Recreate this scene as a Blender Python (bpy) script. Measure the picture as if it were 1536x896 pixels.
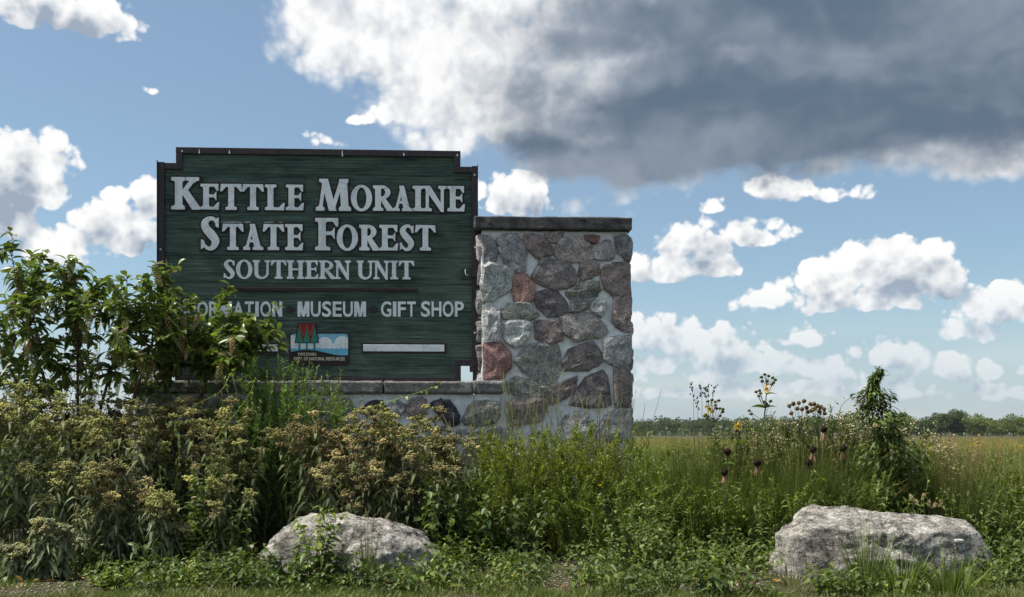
import bpy, bmesh, math, random
import numpy as np
from mathutils import Vector, Matrix, noise as mnoise
from mathutils.geometry import tessellate_polygon

for _o in list(bpy.data.objects):
    bpy.data.objects.remove(_o, do_unlink=True)
scene = bpy.context.scene
col = scene.collection
R = math.radians
rng = np.random.default_rng(7)
random.seed(7)

# ------------------------------------------------------------------ camera
FPX, CX, HOR, CAMZ = 1493.3, 768.0, 651.0, 1.0      # focal length and horizon on the 1536 px wide photograph
cam_data = bpy.data.cameras.new('camera')
cam_data.sensor_width = 36.0
cam_data.lens = 35.0
cam_data.shift_y = (HOR - 448.0) / 1536.0
cam_data.clip_start = 0.1
cam_data.clip_end = 4000
cam = bpy.data.objects.new('camera', cam_data)
col.objects.link(cam)
cam.location = (0, 0, CAMZ)
cam.rotation_euler = (R(90), 0, 0)
scene.camera = cam

# ------------------------------------------------------------------ light and exposure
SUN_EL, SUN_AZ = R(62), R(-94)         # high, to the left of the camera
sun_data = bpy.data.lights.new('sun', 'SUN')
sun_data.energy = 5.0
sun_data.angle = R(9)
sun_data.color = (1.0, 0.95, 0.86)
sun = bpy.data.objects.new('sun', sun_data)
col.objects.link(sun)
sdir = Vector((math.sin(SUN_AZ) * math.cos(SUN_EL), math.cos(SUN_AZ) * math.cos(SUN_EL), math.sin(SUN_EL)))
sun.rotation_euler = sdir.to_track_quat('Z', 'Y').to_euler()
sun.location = sdir * 60

scene.view_settings.view_transform = 'Standard'
scene.view_settings.look = 'None'
scene.view_settings.gamma = 1.0
scene.view_settings.exposure = 0.6
scene.view_settings.use_curve_mapping = False

# ------------------------------------------------------------------ sky: Nishita air with cumulus clouds
world = bpy.data.worlds.new('World')
scene.world = world
world.use_nodes = True
WSTR = 0.087


def build_sky():
    nt = world.node_tree
    nt.nodes.clear()
    N = nt.nodes.new
    Lk = nt.links.new

    def math_(op, a, b=None, c=None, clamp=False):
        n = N('ShaderNodeMath')
        n.operation = op
        n.use_clamp = clamp
        for i, v in enumerate((a, b, c)):
            if v is None:
                continue
            if isinstance(v, (int, float)):
                n.inputs[i].default_value = v
            else:
                Lk(v, n.inputs[i])
        return n.outputs[0]

    def vec(op, a, b=None, c=None, out=0):
        n = N('ShaderNodeVectorMath')
        n.operation = op
        for i, v in enumerate((a, b, c)):
            if v is None:
                continue
            if isinstance(v, (tuple, list)):
                n.inputs[i].default_value = v
            else:
                Lk(v, n.inputs[i])
        return n.outputs[out]

    def sstep(v, lo, hi, a=0.0, b=1.0):
        n = N('ShaderNodeMapRange')
        n.interpolation_type = 'SMOOTHSTEP'
        Lk(v, n.inputs[0])
        for i, x in enumerate((lo, hi, a, b)):
            n.inputs[i + 1].default_value = x
        return n.outputs[0]

    def mix(f, a, b):
        n = N('ShaderNodeMix')
        n.data_type = 'RGBA'
        if isinstance(f, float):
            n.inputs[0].default_value = f
        else:
            Lk(f, n.inputs[0])
        for i, v in ((6, a), (7, b)):
            if isinstance(v, tuple):
                n.inputs[i].default_value = (*v, 1)
            else:
                Lk(v, n.inputs[i])
        return n.outputs[2]

    def fbm(v, scale, detail, rough=0.55, dist=0.0):
        n = N('ShaderNodeTexNoise')
        n.inputs['Scale'].default_value = scale
        n.inputs['Detail'].default_value = detail
        n.inputs['Roughness'].default_value = rough
        n.inputs['Distortion'].default_value = dist
        Lk(v, n.inputs['Vector'])
        return n.outputs[0]

    tc = N('ShaderNodeTexCoord')
    d = tc.outputs['Generated']
    sep = N('ShaderNodeSeparateXYZ')
    Lk(d, sep.inputs[0])
    x, y, z = sep.outputs
    az = math_('ARCTAN2', x, y)
    hl = math_('SQRT', math_('ADD', math_('MULTIPLY', x, x), math_('MULTIPLY', y, y)))
    el = math_('DIVIDE', z, math_('MAXIMUM', hl, 0.02))
    # sky coordinates: azimuth and tan(elevation), in units of 1/1000
    cmb = N('ShaderNodeCombineXYZ')
    Lk(math_('MULTIPLY', az, 1000.0), cmb.inputs[0])
    Lk(math_('MULTIPLY', el, 1000.0), cmb.inputs[1])
    P = cmb.outputs[0]
    # noise lives on the sphere of directions, so it goes on all round
    warp = N('ShaderNodeTexNoise')
    warp.inputs['Scale'].default_value = 9.0
    warp.inputs['Detail'].default_value = 3.0
    Lk(d, warp.inputs['Vector'])
    Pw = vec('ADD', P, vec('MULTIPLY', vec('SUBTRACT', warp.outputs['Color'], (0.5, 0.5, 0.5)), (34, 20, 0)))

    def ang(px, py):
        a = math.atan2(px - CX, FPX)
        return a * 1000.0, (HOR - py) / FPX * math.cos(a) * 1000.0

    def field(blobs, pv, flat=0.0):
        acc = None
        for (px, py, rx, ry) in blobs:
            cx, cy = ang(px, py)
            k = 1000.0 / FPX
            rx, ry = rx * k, ry * k
            a = min(max(min(rx, ry), 9.0), 42.0)
            q = vec('MULTIPLY_ADD', pv, (1 / rx, 1 / ry, 0), (-cx / rx, -cy / ry, 0))
            if flat:        # flat bases: the outline closes faster below the centre
                q = vec('MAXIMUM', q, vec('MULTIPLY', q, (-1, -flat, 0)))
            f = math_('MULTIPLY_ADD', vec('LENGTH', q, out=1), -a, a)
            acc = f if acc is None else math_('SMOOTH_MAX', acc, f, 4.0)
        return acc

    cumulus = [(75, 15, 105, 55), (130, 30, 60, 42), (20, 275, 75, 70), (78, 250, 34, 42), (5, 335, 50, 42),
               (190, 348, 70, 55), (90, 372, 60, 32), (226, 318, 34, 42), (478, 217, 40, 14), (770, 300, 70, 45),
               (1035, 365, 60, 38), (1120, 352, 62, 26), (1000, 402, 95, 30), (1155, 340, 26, 16),
               (1335, 405, 78, 50), (1245, 428, 66, 36), (1395, 420, 44, 50), (1170, 452, 58, 18), (1290, 455, 130, 18),
               (1500, 462, 62, 36), (1450, 500, 40, 20),
               (995, 505, 70, 36), (1075, 522, 62, 30), (1130, 552, 110, 20), (1195, 507, 35, 15),
               (1335, 536, 72, 30), (1262, 556, 46, 22), (1420, 556, 36, 24), (1475, 556, 20, 14), (1532, 556, 16, 12),
               (1165, 288, 58, 20), (1282, 291, 34, 16), (1072, 311, 22, 11), (227, 137, 12, 7), (540, 184, 24, 9),
               (590, 175, 40, 26), (1010, 560, 110, 24), (1230, 585, 150, 15), (1420, 588, 120, 13), (1080, 592, 130, 12)]
    big = [(520, 30, 105, 95), (640, 40, 190, 120), (700, 150, 150, 70), (660, 215, 60, 30), (930, 130, 300, 140),
           (1270, 110, 420, 125), (960, 220, 230, 58), (1480, 190, 200, 66), (1500, 60, 260, 150), (1390, 215, 190, 30), (1150, -30, 560, 90)]
    dark = [(1070, 165, 320, 125), (1350, 110, 420, 150), (950, 238, 270, 56), (900, 66, 130, 40), (1200, 10, 420, 80), (820, 222, 110, 46), (1320, 185, 330, 58)]
    wdir = vec('MULTIPLY', vec('SUBTRACT', warp.outputs['Color'], (0.5, 0.5, 0.5)), (0.03, 0.03, 0.03))

    def cloud_noise(dv):
        nb = fbm(dv, 20.0, 5.0, 0.6)
        nf = fbm(dv, 75.0, 4.0, 0.6)
        vor = N('ShaderNodeTexVoronoi')
        vor.feature = 'F1'
        vor.inputs['Scale'].default_value = 34.0
        vor.inputs['Detail'].default_value = 2.0
        vor.inputs['Roughness'].default_value = 0.55
        Lk(vec('ADD', dv, wdir), vor.inputs['Vector'])
        pf = math_('SUBTRACT', 0.52, vor.outputs['Distance'])
        return nb, math_('ADD', math_('MULTIPLY', math_('SUBTRACT', nb, 0.5), 40.0),
                         math_('ADD', math_('MULTIPLY', math_('SUBTRACT', nf, 0.5), 13.0), math_('MULTIPLY', pf, 30.0)))

    n_big, nz = cloud_noise(d)
    # the same field a little nearer to the sun tells how much cloud stands in the light's way
    ld = vec('NORMALIZE', vec('SUBTRACT', tuple(sdir), d))
    step = 0.020
    dn = vec('SCALE', ld)
    dn.node.inputs['Scale'].default_value = step
    n_big2, nz2 = cloud_noise(vec('ADD', d, dn))
    P2 = vec('ADD', Pw, (-0.42 * step * 1000, 0.9 * step * 1000, 0))
    soft = fbm(vec('MULTIPLY', d, (1, 1, 1.8)), 8.0, 4.0, 0.55)
    # clouds in the part of the sky without individually placed ones: same noise, broad fair-weather cover
    broad = fbm(vec('MULTIPLY', d, (1, 1, 1.7)), 2.6, 4.0, 0.55)
    away = math_('MAXIMUM', sstep(math_('ABSOLUTE', az), 0.50, 0.60), sstep(el, 0.46, 0.60))
    gen = math_('SUBTRACT', math_('MULTIPLY', math_('SUBTRACT', broad, 0.52), 420.0),
                math_('MULTIPLY', math_('SUBTRACT', 1.0, away), 400.0))
    gen = math_('MINIMUM', gen, 40.0)

    def body(pv, nzv):
        f0 = math_('MAXIMUM', field(cumulus, pv, 1.8), gen)
        f0 = math_('MINIMUM', f0, math_('MULTIPLY', f0, 2.0))
        return math_('ADD', math_('ADD', f0, nzv), 16.0)
    fc = body(Pw, nz)
    fc2 = body(P2, nz2)
    nzb = math_('ADD', math_('MULTIPLY', math_('SUBTRACT', soft, 0.5), 46.0), math_('MULTIPLY', nz, 0.45))
    fb = math_('ADD', math_('ADD', field(big, Pw), nzb), 12.0)
    low = sstep(el, 0.02, 0.16)          # far clouds stand deeper in the haze: flatter, greyer, softer
    a_c = math_('MULTIPLY', sstep(fc, -1.0, 8.0), math_('MULTIPLY_ADD', low, 0.35, 0.65))
    a_b = sstep(fb, -3.0, 14.0)
    relief = math_('MULTIPLY', math_('SUBTRACT', nz, nz2), 0.030)
    dk = math_('ADD', math_('ADD', field(dark, Pw), math_('MULTIPLY', math_('SUBTRACT', n_big, 0.5), 30.0)), math_('MULTIPLY', math_('SUBTRACT', soft, 0.5), 40.0))
    g_dark = sstep(dk, -14.0, 20.0)
    s = 1.0 / WSTR
    sc = lambda c: tuple(v * s * 0.69 for v in c)
    shade_c = math_('SUBTRACT', math_('MULTIPLY', sstep(math_('MULTIPLY', fc2, math_('MULTIPLY_ADD', low, -0.5, 1.5)), -8.0, 56.0), 1.3), math_('MULTIPLY', relief, 0.30), clamp=True)
    col_c = mix(shade_c, sc((0.97, 0.97, 0.96)), sc((0.33, 0.40, 0.50)))
    col_b0 = mix(math_('SUBTRACT', math_('MULTIPLY_ADD', g_dark, 0.4, 0.22), math_('MULTIPLY', relief, 0.80), clamp=True), sc((0.95, 0.95, 0.95)), sc((0.45, 0.51, 0.59)))
    core = mix(sstep(math_('ADD', fbm(vec('MULTIPLY', vec('ADD', d, vec('MULTIPLY', warp.outputs['Color'], (0.12, 0.12, 0.12))), (1, 1, 2.3)), 5.0, 3.0, 0.5), math_('MULTIPLY', relief, 0.05)), 0.36, 0.72), sc((0.118, 0.168, 0.238)), sc((0.285, 0.335, 0.405)))
    col_b = mix(g_dark, col_b0, core)
    sky = N('ShaderNodeTexSky')
    sky.sky_type = 'NISHITA'
    sky.sun_disc = False
    sky.sun_elevation = SUN_EL
    sky.sun_rotation = SUN_AZ
    sky.altitude = 250
    sky.air_density = 1.0
    sky.dust_density = 1.0
    sky.ozone_density = 0.7
    skyc = mix(0.24, vec('MULTIPLY', sky.outputs[0], (0.90, 1.03, 1.04)), sc((0.36, 0.42, 0.48)))
    # low, far-off cloud and haze paling towards the horizon
    c1 = mix(a_c, skyc, col_c)
    c2 = mix(a_b, c1, col_b)
    lowf = math_('MULTIPLY', sstep(el, 0.16, 0.0), 0.62)
    band = fbm(vec('MULTIPLY', P, (0.004, 0.022, 0)), 1.0, 5.0, 0.5)
    hz = mix(sstep(band, 0.42, 0.62), sc((0.46, 0.55, 0.66)), sc((0.60, 0.655, 0.72)))
    c3 = mix(lowf, c2, hz)
    bg = N('ShaderNodeBackground')
    bg.inputs['Strength'].default_value = WSTR
    Lk(c3, bg.inputs[0])
    out = N('ShaderNodeOutputWorld')
    Lk(bg.outputs[0], out.inputs[0])


build_sky()
world.cycles.sampling_method = 'NONE'      # an even sky: found by bounced rays alone
scene.cycles.max_bounces = 6
scene.cycles.diffuse_bounces = 3
scene.cycles.glossy_bounces = 2
scene.cycles.transmission_bounces = 4
scene.cycles.transparent_max_bounces = 4

# ------------------------------------------------------------------ helpers
def nt_mat(name):
    m = bpy.data.materials.new(name)
    m.use_nodes = True
    nt = m.node_tree
    b = nt.nodes['Principled BSDF']
    return m, nt, b


class NT:
    """small node helper"""
    def __init__(self, nt):
        self.nt = nt

    def n(self, kind, **kw):
        nd = self.nt.nodes.new(kind)
        for k, v in kw.items():
            setattr(nd, k, v)
        return nd

    def link(self, a, b):
        self.nt.links.new(a, b)

    def noise(self, vec, scale, detail=4, rough=0.55, dist=0.0, out='Fac'):
        nd = self.n('ShaderNodeTexNoise')
        nd.inputs['Scale'].default_value = scale
        nd.inputs['Detail'].default_value = detail
        nd.inputs['Roughness'].default_value = rough
        nd.inputs['Distortion'].default_value = dist
        if vec is not None:
            self.link(vec, nd.inputs['Vector'])
        return nd.outputs[out if out == 'Color' else 0]

    def ramp(self, fac, stops, interp='LINEAR'):
        nd = self.n('ShaderNodeValToRGB')
        cr = nd.color_ramp
        cr.interpolation = interp
        while len(cr.elements) < len(stops):
            cr.elements.new(0.5)
        for e, (p, c) in zip(cr.elements, stops):
            e.position = p
            e.color = (*c, 1) if len(c) == 3 else c
        self.link(fac, nd.inputs[0])
        return nd.outputs[0]

    def mapping(self, vec, scale=(1, 1, 1), rot=(0, 0, 0)):
        nd = self.n('ShaderNodeMapping')
        nd.inputs['Scale'].default_value = scale
        nd.inputs['Rotation'].default_value = rot
        self.link(vec, nd.inputs[0])
        return nd.outputs[0]

    def mix(self, f, a, b, blend='MIX'):
        nd = self.n('ShaderNodeMix', data_type='RGBA', blend_type=blend)
        for i, v in ((0, f), (6, a), (7, b)):
            if isinstance(v, (int, float)):
                nd.inputs[i].default_value = v
            elif isinstance(v, tuple):
                nd.inputs[i].default_value = (*v, 1)
            else:
                self.link(v, nd.inputs[i])
        return nd.outputs[2]

    def bump(self, h, strength, dist, normal=None):
        nd = self.n('ShaderNodeBump')
        nd.inputs['Strength'].default_value = strength
        nd.inputs['Distance'].default_value = dist
        self.link(h, nd.inputs['Height'])
        if normal is not None:
            self.link(normal, nd.inputs['Normal'])
        return nd.outputs[0]

    def coord(self, kind='Object'):
        return self.n('ShaderNodeTexCoord').outputs[kind]


def mat_plain(name, c1, c2, scale, rough=0.7, bump=0.3, bdist=0.004, stretch=(1, 1, 1), detail=6, lo=0.35, hi=0.65, spec=0.3):
    m, nt, b = nt_mat(name)
    h = NT(nt)
    v = h.mapping(h.coord(), stretch)
    f = h.noise(v, scale, detail, 0.62)
    h.link(h.ramp(f, [(lo, c1), (hi, c2)]), b.inputs['Base Color'])
    f2 = h.noise(v, scale * 3.1, detail, 0.65)
    h.link(h.bump(f2, bump, bdist), b.inputs['Normal'])
    b.inputs['Roughness'].default_value = rough
    b.inputs['Specular IOR Level'].default_value = spec
    return m


def mat_leaf(name, rough=0.5, transl=0.32, spec=0.35, var=0.35):
    """leaf: colour of each leaf from its 'tint', blotched a little, light passing through"""
    m, nt, b = nt_mat(name)
    h = NT(nt)
    at = h.n('ShaderNodeAttribute', attribute_name='tint')
    f = h.noise(h.coord(), 9.0, 3, 0.6)
    c = h.mix(1.0, at.outputs['Color'], h.ramp(f, [(0.3, tuple(x * (1 - var) for x in (1.22, 1.14, 0.95))), (0.7, tuple(x * (1 + var) for x in (1.22, 1.14, 0.95)))]), 'MULTIPLY')
    h.link(c, b.inputs['Base Color'])
    b.inputs['Roughness'].default_value = rough
    b.inputs['Specular IOR Level'].default_value = spec
    t = h.n('ShaderNodeBsdfTranslucent')
    h.link(h.mix(1.0, c, (1.15, 1.2, 0.55), 'MULTIPLY'), t.inputs[0])
    mx = h.n('ShaderNodeMixShader')
    mx.inputs[0].default_value = transl
    h.link(b.outputs[0], mx.inputs[1])
    h.link(t.outputs[0], mx.inputs[2])
    h.link(mx.outputs[0], nt.nodes['Material Output'].inputs[0])
    return m


class Geo:
    """collects vertices, faces and a colour per vertex"""
    def __init__(self):
        self.v, self.q, self.t, self.c, self.n = [], [], [], [], 0

    def add(self, v, quads=None, tris=None, tint=(0.5, 0.5, 0.5)):
        v = np.asarray(v, dtype=np.float64).reshape(-1, 3)
        c = np.asarray(tint, dtype=np.float64)
        if c.ndim == 1:
            c = np.broadcast_to(c, (len(v), 3))
        if quads is not None and len(quads):
            self.q.append(np.asarray(quads, dtype=np.int64).reshape(-1, 4) + self.n)
        if tris is not None and len(tris):
            self.t.append(np.asarray(tris, dtype=np.int64).reshape(-1, 3) + self.n)
        self.v.append(v)
        self.c.append(c)
        self.n += len(v)
        return self

    def merge(self, o, mat=None):
        for a in o.t:
            self.t.append(a + self.n)
        for a in o.q:
            self.q.append(a + self.n)
        for a in o.v:
            self.v.append(a if mat is None else a @ mat[:3, :3].T + mat[:3, 3])
        self.c += o.c
        self.n += o.n
        return self

    def mesh(self, name, smooth=False, origin=(0, 0, 0)):
        me = bpy.data.meshes.new(name)
        if not self.n:
            return me
        v = np.concatenate(self.v) - np.asarray(origin)
        c = np.concatenate(self.c)
        q = np.concatenate(self.q) if self.q else np.zeros((0, 4), int)
        t = np.concatenate(self.t) if self.t else np.zeros((0, 3), int)
        me.vertices.add(len(v))
        me.vertices.foreach_set('co', v.astype(np.float32).ravel())
        nl = q.size + t.size
        me.loops.add(nl)
        me.loops.foreach_set('vertex_index', np.concatenate([q.ravel(), t.ravel()]).astype(np.int32))
        me.polygons.add(len(q) + len(t))
        st = np.concatenate([np.arange(len(q)) * 4, q.size + np.arange(len(t)) * 3]).astype(np.int32)
        me.polygons.foreach_set('loop_start', st)
        me.update(calc_edges=True)
        at = me.color_attributes.new('tint', 'FLOAT_COLOR', 'POINT')
        at.data.foreach_set('color', np.concatenate([c, np.ones((len(c), 1))], 1).astype(np.float32).ravel())
        me.validate()
        me.polygons.foreach_set('use_smooth', np.full(len(me.polygons), bool(smooth)))
        return me


def obj(name, me, mat=None, parent=None, loc=None, rot=None, scale=None):
    if isinstance(me, Geo):
        me = me.mesh(name, smooth=True)
    if mat is not None:
        me.materials.clear()
        me.materials.append(mat)
    o = bpy.data.objects.new(name, me)
    col.objects.link(o)
    if parent is not None:
        o.parent = parent
    if loc is not None:
        o.location = loc
    if rot is not None:
        o.rotation_euler = rot
    if scale is not None:
        o.scale = scale
    return o


def tag(o, label=None, cat=None, group=None, kind=None):
    if label:
        o['label'] = label
    if cat:
        o['category'] = cat
    if group:
        o['group'] = group
    if kind:
        o['kind'] = kind
    return o


def thing(name, label, cat, loc=(0, 0, 0), rz=0.0, group=None):
    o = bpy.data.objects.new(name, None)
    col.objects.link(o)
    o.empty_display_size = 0.1
    o.location = loc
    o.rotation_euler = (0, 0, rz)
    return tag(o, label, cat, group)


def norm(a):
    return a / np.maximum(np.linalg.norm(a, axis=-1, keepdims=True), 1e-9)


def box(g, x0, x1, y0, y1, z0, z1, tint=(0.5, 0.5, 0.5)):
    v = [(x0, y0, z0), (x1, y0, z0), (x1, y1, z0), (x0, y1, z0), (x0, y0, z1), (x1, y0, z1), (x1, y1, z1), (x0, y1, z1)]
    g.add(v, [(0, 3, 2, 1), (4, 5, 6, 7), (0, 1, 5, 4), (1, 2, 6, 5), (2, 3, 7, 6), (3, 0, 4, 7)], tint=tint)
    return g


def bevel_mesh(me, w, seg=2):
    bm = bmesh.new()
    bm.from_mesh(me)
    bmesh.ops.bevel(bm, geom=bm.edges[:], offset=w, segments=seg, affect='EDGES', profile=0.6)
    bm.to_mesh(me)
    bm.free()
    return me


PROF = {'ovate': lambda t: np.sin(np.pi * np.clip(t, 0, 1) ** 0.75) ** 0.85,
        'lance': lambda t: np.sin(np.pi * np.clip(t, 0, 1) ** 0.85),
        'line': lambda t: np.clip(np.minimum(t * 6, (1 - t) * 2.2), 0, 1) ** 0.7}


def leaves(g, base, dirs, L, W, droop, tint, prof='ovate', nseg=3, fold=0.18, nrm=None):
    """N folded, drooping leaves; quads on both sides of the midrib"""
    base = np.asarray(base, float)
    n = len(base)
    if n == 0:
        return
    d = norm(np.asarray(dirs, float))
    L, W, droop = (np.broadcast_to(np.asarray(x, float), (n,)) for x in (L, W, droop))
    up = np.tile(np.array([0, 0, 1.0]), (n, 1)) if nrm is None else norm(np.asarray(nrm, float))
    up = up + rng.normal(0, 0.35, (n, 3))
    side = norm(np.cross(d, up))
    nn = np.cross(side, d)
    t = np.linspace(0, 1, nseg + 1)
    pw = PROF[prof](t)
    pw[0], pw[-1] = 0.06, 0.02
    cen = base[:, None] + d[:, None] * (L[:, None] * t)[..., None]
    cen[..., 2] -= droop[:, None] * L[:, None] * t ** 2
    hw = (W[:, None] * 0.5 * pw)[..., None]
    lf = cen - side[:, None] * hw + nn[:, None] * hw * fold * 2
    rt = cen + side[:, None] * hw + nn[:, None] * hw * fold * 2
    v = np.stack([lf, cen, rt], 2).reshape(-1, 3)
    k = nseg + 1
    b = (np.arange(n) * k * 3)[:, None, None]
    i = (np.arange(nseg) * 3)[None, :, None]
    q1 = b + i + np.array([0, 1, 4, 3])
    q2 = b + i + np.array([1, 2, 5, 4])
    q = np.concatenate([q1, q2], 1).reshape(-1, 4)
    tint = np.asarray(tint, float)
    if tint.ndim == 1:
        tint = np.tile(tint, (n, 1))
    g.add(v, q, tint=np.repeat(tint, k * 3, 0))


def darts(g, base, dirs, L, W, tint):
    """N tiny pointed leaves, two triangles each"""
    base = np.asarray(base, float)
    n = len(base)
    if n == 0:
        return
    d = norm(np.asarray(dirs, float))
    L, W = (np.broadcast_to(np.asarray(x, float), (n,))[:, None] for x in (L, W))
    side = norm(np.cross(d, rng.normal(0, 1, (n, 3))))
    nn = np.cross(side, d)
    m = base + d * L * 0.45
    v = np.stack([base, m - side * W / 2 + nn * W * 0.12, base + d * L, m + side * W / 2 + nn * W * 0.12], 1).reshape(-1, 3)
    b = (np.arange(n) * 4)[:, None]
    tint = np.asarray(tint, float)
    if tint.ndim == 1:
        tint = np.tile(tint, (n, 1))
    g.add(v, tris=np.concatenate([b + [0, 1, 2], b + [0, 2, 3]]), tint=np.repeat(tint, 4, 0))


def blades(g, base, d0, L, W, bend, tint, nseg=4, tip=0.05):
    """N grass blades that arch over in the direction of 'bend'"""
    base = np.asarray(base, float)
    n = len(base)
    d0 = norm(np.asarray(d0, float))
    L, W = (np.broadcast_to(np.asarray(x, float), (n,)) for x in (L, W))
    t = np.linspace(0, 1, nseg + 1)
    cen = base[:, None] + d0[:, None] * (L[:, None] * t)[..., None] + np.asarray(bend)[:, None] * (L[:, None] * t ** 2)[..., None]
    side = norm(np.cross(d0, rng.normal(0, 1, (n, 3))))
    w = (W[:, None] * 0.5 * (1 - (1 - tip) * t ** 1.5))[..., None]
    v = np.stack([cen - side[:, None] * w, cen + side[:, None] * w], 2).reshape(-1, 3)
    k = nseg + 1
    q = ((np.arange(n) * k * 2)[:, None, None] + (np.arange(nseg) * 2)[None, :, None] + np.array([0, 1, 3, 2])).reshape(-1, 4)
    tint = np.asarray(tint, float)
    if tint.ndim == 1:
        tint = np.tile(tint, (n, 1))
    g.add(v, q, tint=np.repeat(tint, k * 2, 0))


def tube(g, pts, rad, sides=4, tint=(0.1, 0.1, 0.05)):
    """one tapered tube along a polyline"""
    pts = np.asarray(pts, float)
    k = len(pts)
    rad = np.broadcast_to(np.asarray(rad, float), (k,))
    d = norm(np.gradient(pts, axis=0))
    ref = np.array([0.31, 0.17, 0.05]) if abs(d[:, 2]).mean() > 0.5 else np.array([0, 0, 1.0])
    s = norm(np.cross(d, ref))
    u = np.cross(s, d)
    a = np.arange(sides) * 2 * np.pi / sides
    ring = pts[:, None] + (s[:, None] * np.cos(a)[None, :, None] + u[:, None] * np.sin(a)[None, :, None]) * rad[:, None, None]
    q = []
    for i in range(k - 1):
        for j in range(sides):
            q.append((i * sides + j, i * sides + (j + 1) % sides, (i + 1) * sides + (j + 1) % sides, (i + 1) * sides + j))
    cap = [(k - 1) * sides + j for j in range(sides)]
    tr = [(cap[0], cap[j], cap[j + 1]) for j in range(1, sides - 1)]
    g.add(ring.reshape(-1, 3), q, tr, tint=tint)


_OCT_V = np.array([(1, 0, 0), (0, 1, 0), (-1, 0, 0), (0, -1, 0), (0, 0, 1), (0, 0, -1)], float)
_OCT_T = np.array([(0, 1, 4), (1, 2, 4), (2, 3, 4), (3, 0, 4), (1, 0, 5), (2, 1, 5), (3, 2, 5), (0, 3, 5)])


def balls(g, cen, rad, tint, sq=1.0):
    """N little buds"""
    cen = np.asarray(cen, float)
    n = len(cen)
    if n == 0:
        return
    rad = np.broadcast_to(np.asarray(rad, float), (n,))
    v = cen[:, None] + _OCT_V[None] * rad[:, None, None] * np.array([1, 1, sq]) * (1 + rng.normal(0, 0.12, (n, 6, 1)))
    t = ((np.arange(n) * 6)[:, None, None] + _OCT_T[None]).reshape(-1, 3)
    tint = np.asarray(tint, float)
    if tint.ndim == 1:
        tint = np.tile(tint, (n, 1))
    g.add(v.reshape(-1, 3), tris=t, tint=np.repeat(tint, 6, 0))


def tints(n, c1, c2, jit=0.12):
    f = rng.random((n, 1))
    c = np.asarray(c1) * (1 - f) + np.asarray(c2) * f
    return np.clip(c * (1 + rng.normal(0, jit, (n, 1))), 0.004, 0.9)


def at(px, py, D):
    """point of the place seen at a pixel of the photograph, at depth D"""
    return np.array([(px - CX) / FPX * D, D, CAMZ + (HOR - py) / FPX * D])


def ground_at(px, D):
    return ((px - CX) / FPX * D, D, 0.0)


def scatter(name, pts, rotz, scl, pick, protos, mat, kind='stuff'):
    """many small plants as one object: instances on points"""
    me = bpy.data.meshes.new(name)
    n = len(pts)
    me.vertices.add(n)
    me.vertices.foreach_set('co', np.asarray(pts, np.float32).ravel())
    for nm, arr, ty in (('turn', rotz, 'FLOAT'), ('size', scl, 'FLOAT'), ('pick', pick, 'INT')):
        a = me.attributes.new(nm, ty, 'POINT')
        a.data.foreach_set('value', np.asarray(arr, np.float32 if ty == 'FLOAT' else np.int32))
    c = bpy.data.collections.new(name + '_kinds')
    for i, p in enumerate(protos):
        p.materials.clear()
        p.materials.append(mat)
        c.objects.link(bpy.data.objects.new('%s_kind_%02d' % (name, i), p))
    o = bpy.data.objects.new(name, me)
    col.objects.link(o)
    ng = bpy.data.node_groups.new(name + '_scatter', 'GeometryNodeTree')
    ng.interface.new_socket('Geometry', in_out='INPUT', socket_type='NodeSocketGeometry')
    ng.interface.new_socket('Geometry', in_out='OUTPUT', socket_type='NodeSocketGeometry')
    gi, go = ng.nodes.new('NodeGroupInput'), ng.nodes.new('NodeGroupOutput')
    ci = ng.nodes.new('GeometryNodeCollectionInfo')
    ci.inputs['Collection'].default_value = c
    ci.inputs['Separate Children'].default_value = True
    ci.inputs['Reset Children'].default_value = True
    ip = ng.nodes.new('GeometryNodeInstanceOnPoints')
    ip.inputs['Pick Instance'].default_value = True

    def na(nm, ty):
        x = ng.nodes.new('GeometryNodeInputNamedAttribute')
        x.data_type = ty
        x.inputs['Name'].default_value = nm
        return x.outputs['Attribute']
    cb = ng.nodes.new('ShaderNodeCombineXYZ')
    ng.links.new(na('turn', 'FLOAT'), cb.inputs[2])
    er = ng.nodes.new('FunctionNodeEulerToRotation')
    ng.links.new(cb.outputs[0], er.inputs[0])
    ng.links.new(gi.outputs[0], ip.inputs['Points'])
    ng.links.new(ci.outputs[0], ip.inputs['Instance'])
    ng.links.new(na('pick', 'INT'), ip.inputs['Instance Index'])
    ng.links.new(er.outputs[0], ip.inputs['Rotation'])
    ng.links.new(na('size', 'FLOAT'), ip.inputs['Scale'])
    ng.links.new(ip.outputs[0], go.inputs[0])
    md = o.modifiers.new('scatter', 'NODES')
    md.node_group = ng
    tag(o, kind=kind)
    return o

# ------------------------------------------------------------------ the ground
def mat_ground():
    m, nt, b = nt_mat('soil and gravel')
    h = NT(nt)
    v = h.coord()
    f1 = h.noise(v, 0.9, 5, 0.6)
    f2 = h.noise(v, 38.0, 5, 0.7)
    soil = h.ramp(f2, [(0.32, (0.030, 0.022, 0.015)), (0.55, (0.085, 0.068, 0.052)), (0.72, (0.19, 0.17, 0.15))])
    moss = h.ramp(f2, [(0.35, (0.020, 0.028, 0.010)), (0.65, (0.070, 0.075, 0.030))])
    h.link(h.mix(h.ramp(f1, [(0.42, (0, 0, 0)), (0.6, (1, 1, 1))]), soil, moss), b.inputs['Base Color'])
    vo = h.n('ShaderNodeTexVoronoi')
    vo.inputs['Scale'].default_value = 55
    h.link(v, vo.inputs['Vector'])
    bn = h.bump(vo.outputs['Distance'], 0.6, 0.012)
    h.link(h.bump(f2, 0.6, 0.02, bn), b.inputs['Normal'])
    b.inputs['Roughness'].default_value = 0.95
    b.inputs['Specular IOR Level'].default_value = 0.1
    return m


M = {}
M['ground'] = mat_ground()


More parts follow.
